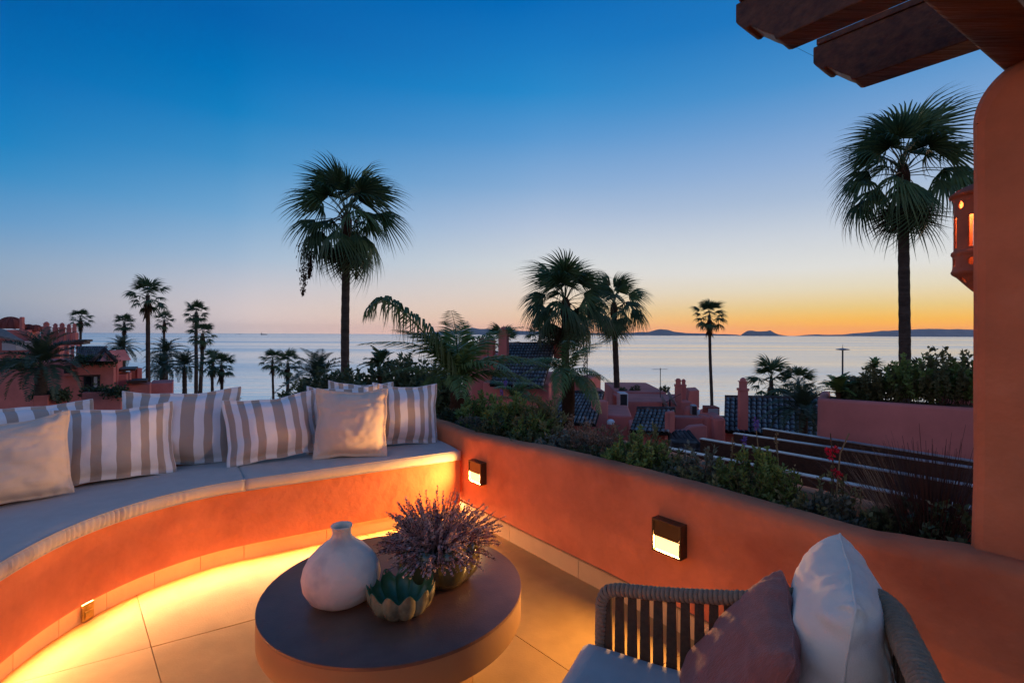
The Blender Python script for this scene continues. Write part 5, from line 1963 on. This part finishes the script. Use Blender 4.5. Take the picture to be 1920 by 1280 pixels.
rv = thing('air_conditioner', 'dark boxy air conditioner on the flat roof right of the thin palm trunk', 'air conditioner', P(1170, 764, 17), None)
o, A_, w, h = block(rv, 'casing', 1162, 737, 1178, 764, 17, .5, 0, M['white'], .02)
MB().box((w * .46, -.012, h * .5), (w * .78, .03, h * .84), A_).build('grille', M['darkmetal'], rv)
rv = thing('air_conditioner', 'dark air conditioner below the twin chimneys', 'air conditioner', P(1302, 777, 16.2), None)
o, A_, w, h = block(rv, 'casing', 1297, 760, 1308, 778, 16.2, .35, -10, M['grey'], .02)
MB().box((w * .48, -.012, h * .5), (w * .8, .03, h * .84), A_).build('grille', M['darkmetal'], rv)
rv = thing('skylight_box', 'framed skylight box on the pink parapet below the lone palm', 'skylight', P(1337, 780, 12.4), None)
o, A_, w, h = block(rv, 'frame', 1325, 763, 1350, 781, 12.4, .35, -4, M['brick'], .01)
MB().box((w * .5, -.012, h * .55), (w * .78, .03, h * .62), A_).build('pane', M['grey'], rv)
for (x, y, s, lb) in ((1243, 756, .30, 'left satellite dish leaning beside the twin chimneys'), (1256, 748, .32, 'right satellite dish leaning beside the twin chimneys')):
    c = P(x, y, 17.0)
    rv = thing('satellite_dish', lb, 'satellite dish', c, 'satellite dishes')
    A_ = Matrix.Translation(c) @ Matrix.Rotation(R(75), 4, 'Z') @ Matrix.Rotation(R(62), 4, 'X')
    m = MB(); m.lathe([(0, 0), (.2 * s / .4, .02), (.32 * s / .4, .06), (s, .11)], 22)
    d_ = MB().add(m.v, m.f, A_).build('dish', M['grey'], rv, smooth=True)
    MB().tube([A_ @ V((0, 0, 0)), A_ @ V((0, 0, .4))], .012, 5).build('feed_arm', M['darkmetal'], rv)
    MB().tube([c, c - V((0, 0, .7))], .025, 6).build('mast', M['darkmetal'], rv)

h8 = house('tiled roof with a slim pink chimney standing before it, left of the pink wall', 1440, 12)
tiled_roof(h8, P(1359, 746, 14.5), P(1545, 749, 13.6), P(1357, 808, 12.6), P(1548, 822, 11.6), 18, 8)
block(h8, 'wall', 1360, 800, 1546, 960, 12.9, 1.5, -10)
chimney(h8, 1387, 1404, 712, 806, 12.2, -8)

def aerial(x, y, Y, label):
    c = P(x, y, Y)
    t = thing('roof_aerial', label, 'aerial', c, 'roof aerials')
    MB().tube([c, c + V((0, 0, 1.1))], .014, 5).build('mast', M['darkmetal'], t)
    b = MB()
    b.tube([c + V((-.3, 0, 1.05)), c + V((.3, .1, 1.05))], .008, 4)
    for k in range(6):
        q = c + V((-.28 + .11 * k, .03 * k - .05, 1.05))
        b.tube([q + V((-.03, -.16 + .012 * k, 0)), q + V((.03, .16 - .012 * k, 0))], .006, 4)
    b.build('boom', M['darkmetal'], t)


aerial(1238, 745, 18.5, 'thin roof aerial left of the satellite dishes')
aerial(1101, 716, 17, 'thin roof aerial between the two palm trunks')
aerial(915, 690, 17.2, 'thin roof aerial among the chimneys of the big tiled roof')

# roof-top plants on the flat house
for i, (x, y, lb) in enumerate(((1170, 732, 'potted plant on the flat roof next to the thin palm trunk'), (1192, 730, 'second small plant along the flat roof edge'), (1246, 730, 'small plant on the flat roof left of the twin chimneys'))):
    c = P(x, y + 3, 20.5)
    shrub(c - V((0, 0, .1)), .34, .22, 14, 20, .10, .02, M['sh_dark'], lb, 950 + i, name='roof_plant', cat='plant', group='plants on the flat roof')

# ---- lower pergola of dark beams with bright cappings
lp = thing('lower_pergola', 'row of dark brown parallel beams with shiny capping below the planter', 'pergola', P(1500, 860, 6.6))
ZB = -.30
for (xa, ya, xb, yb) in ((1429, 803, 1700, 845), (1375, 812, 1680, 856), (1312, 822, 1680, 886), (1240, 838, 1640, 917)):
    a, b = G(xa, ya, ZB), G(xb, yb, ZB)
    d = (b - a).normalized(); b = b + d * 1.6; L_ = (b - a).length
    nn = V((-d.y, d.x, 0))
    A_ = frame(a, d, nn, V((0, 0, 1)))
    bm_ = MB().box((L_ / 2, .055, -.165), (L_, .09, .30), A_).build('beam', M['beamdark'], lp, bevel=.006)
    MB().box((L_ / 2, .055, -.0065), (L_ + .02, .11, .013), A_).build('capping', M['beamcap'], bm_)
m = MB()
m.hexa([W(-2.5, .9, -1.9), W(9, .9, -1.9), W(9, 12, -1.9), W(-2.5, 12, -1.9)], [W(-2.5, .9, -1.8), W(9, .9, -1.8), W(9, 12, -1.8), W(-2.5, 12, -1.8)])
tag(m.build('lower_terrace', mk('brown_paving', (.03, .018, .013), .95, .3, 2, .3, 8, .0), fix=True), 'dark paving of the terrace under the lower beams', 'floor', kind='structure')
# end wall with rounded corner: neighbouring planter
pwall = thing('neighbour_wall', 'pink plastered garden wall with rounded corner, bushes growing on top', 'wall', P(1680, 800, 8.2))
ZW = .20
pa, pb = G(1532, 746, ZW), G(1840, 766, ZW)
d = (pb - pa); d.z = 0; d.normalize(); nn = V((-d.y, d.x, 0))
ln_ = (pb - pa).length + 1.5
line = [(V((pa.x, pa.y, 0)) + d * (ln_ * i / 40), nn, i) for i in range(41)]
back = V((pa.x, pa.y, 0)) + nn * .9
# curve round the left end
pts = []
rc = .16
for k in range(9):
    a_ = math.pi / 2 * k / 8
    c0 = V((pa.x, pa.y, 0)) + d * rc + nn * rc
    dirv = -d * math.cos(a_) - nn * math.sin(a_)
    pts.append((c0 + dirv * rc, -dirv, k))
full = [(V((pa.x, pa.y, 0)) + nn * (rc + 1.2 - 1.2 * i / 6), d, i) for i in range(6)] + pts + [(V((pa.x, pa.y, 0)) + d * (rc + (ln_ - rc) * i / 30), nn, i) for i in range(1, 31)]
mm_ = plaster_wall(full, -2.5, lambda t: ZW, 0, .16, rnd=.06, seed=21, amp=.008)
mm_.build('wall', SF, pwall, smooth=True, ang=70, fix=True)
q = V((pa.x, pa.y, 0)) + nn * .15 + d * .15
MB().hexa([q + V((0, 0, ZW - .2)), q + d * ln_ + V((0, 0, ZW - .2)), q + d * ln_ + nn * .9 + V((0, 0, ZW - .2)), q + nn * .9 + V((0, 0, ZW - .2))],
          [q + V((0, 0, ZW - .06)), q + d * ln_ + V((0, 0, ZW - .06)), q + d * ln_ + nn * .9 + V((0, 0, ZW - .06)), q + nn * .9 + V((0, 0, ZW - .06))]).build('soil_bed', M['soil'], pwall, fix=True)
o, A_, w, h = block(pwall, 'rear_wall', 1770, 733, 1850, 800, 8.6, .2, 0, None, .05)

# ---- street lamp, ships
sl0 = P(1580, 655, 42)
t = thing('street_lamp', 'slim street lamp with flat head standing in front of the sea', 'street lamp', (sl0.x, sl0.y, GZ))
MB().tube([(sl0.x, sl0.y, GZ), tuple(sl0)], [.10, .06], 8).build('post', M['darkmetal'], t, smooth=True)
MB().lathe([(0, .12), (.12, .10), (.5, .02), (.5, -.03), (.06, -.08), (0, -.08)], 18, sl0).build('lamp_head', M['grey'], t, smooth=True)
MB().tube([tuple(sl0), (sl0.x, sl0.y, sl0.z + .45)], [.03, .01], 5).build('spike', M['darkmetal'], t)


def ship(x, Y, L, label):
    c = P(x, 640, Y)
    t = thing('ship', label, 'ship', (c.x, Y, SEA_Z), 'ships on the horizon')
    z = SEA_Z
    m = MB()
    st = [(-.5, .30, 1.0), (-.3, .5, .85), (.3, .5, .85), (.5, .05, 1.2)]
    rows = [[(c.x + L * a, Y - L * .09 * b, z + L * .09 * s_) for a, b, s_ in st], [(c.x + L * a * .95, Y - L * .07 * b, z - 1) for a, b, s_ in st],
            [(c.x + L * a * .95, Y + L * .07 * b, z - 1) for a, b, s_ in st], [(c.x + L * a, Y + L * .09 * b, z + L * .09 * s_) for a, b, s_ in st]]
    m.grid(rows, closed=True)
    m.build('hull', M['darkmetal'], t, fix=True)
    MB().box((c.x - L * .36, Y, z + L * .15), (L * .14, L * .08, L * .14)).build('bridge', M['grey'], t)
    MB().box((c.x - L * .38, Y, z + L * .26), (L * .04, L * .04, L * .08)).build('funnel', M['darkmetal'], t)


ship(495, 3200, 44, 'tiny dark ship on the horizon left of the tall palm')
ship(450, 4200, 22, 'smallest distant boat on the horizon at the left')
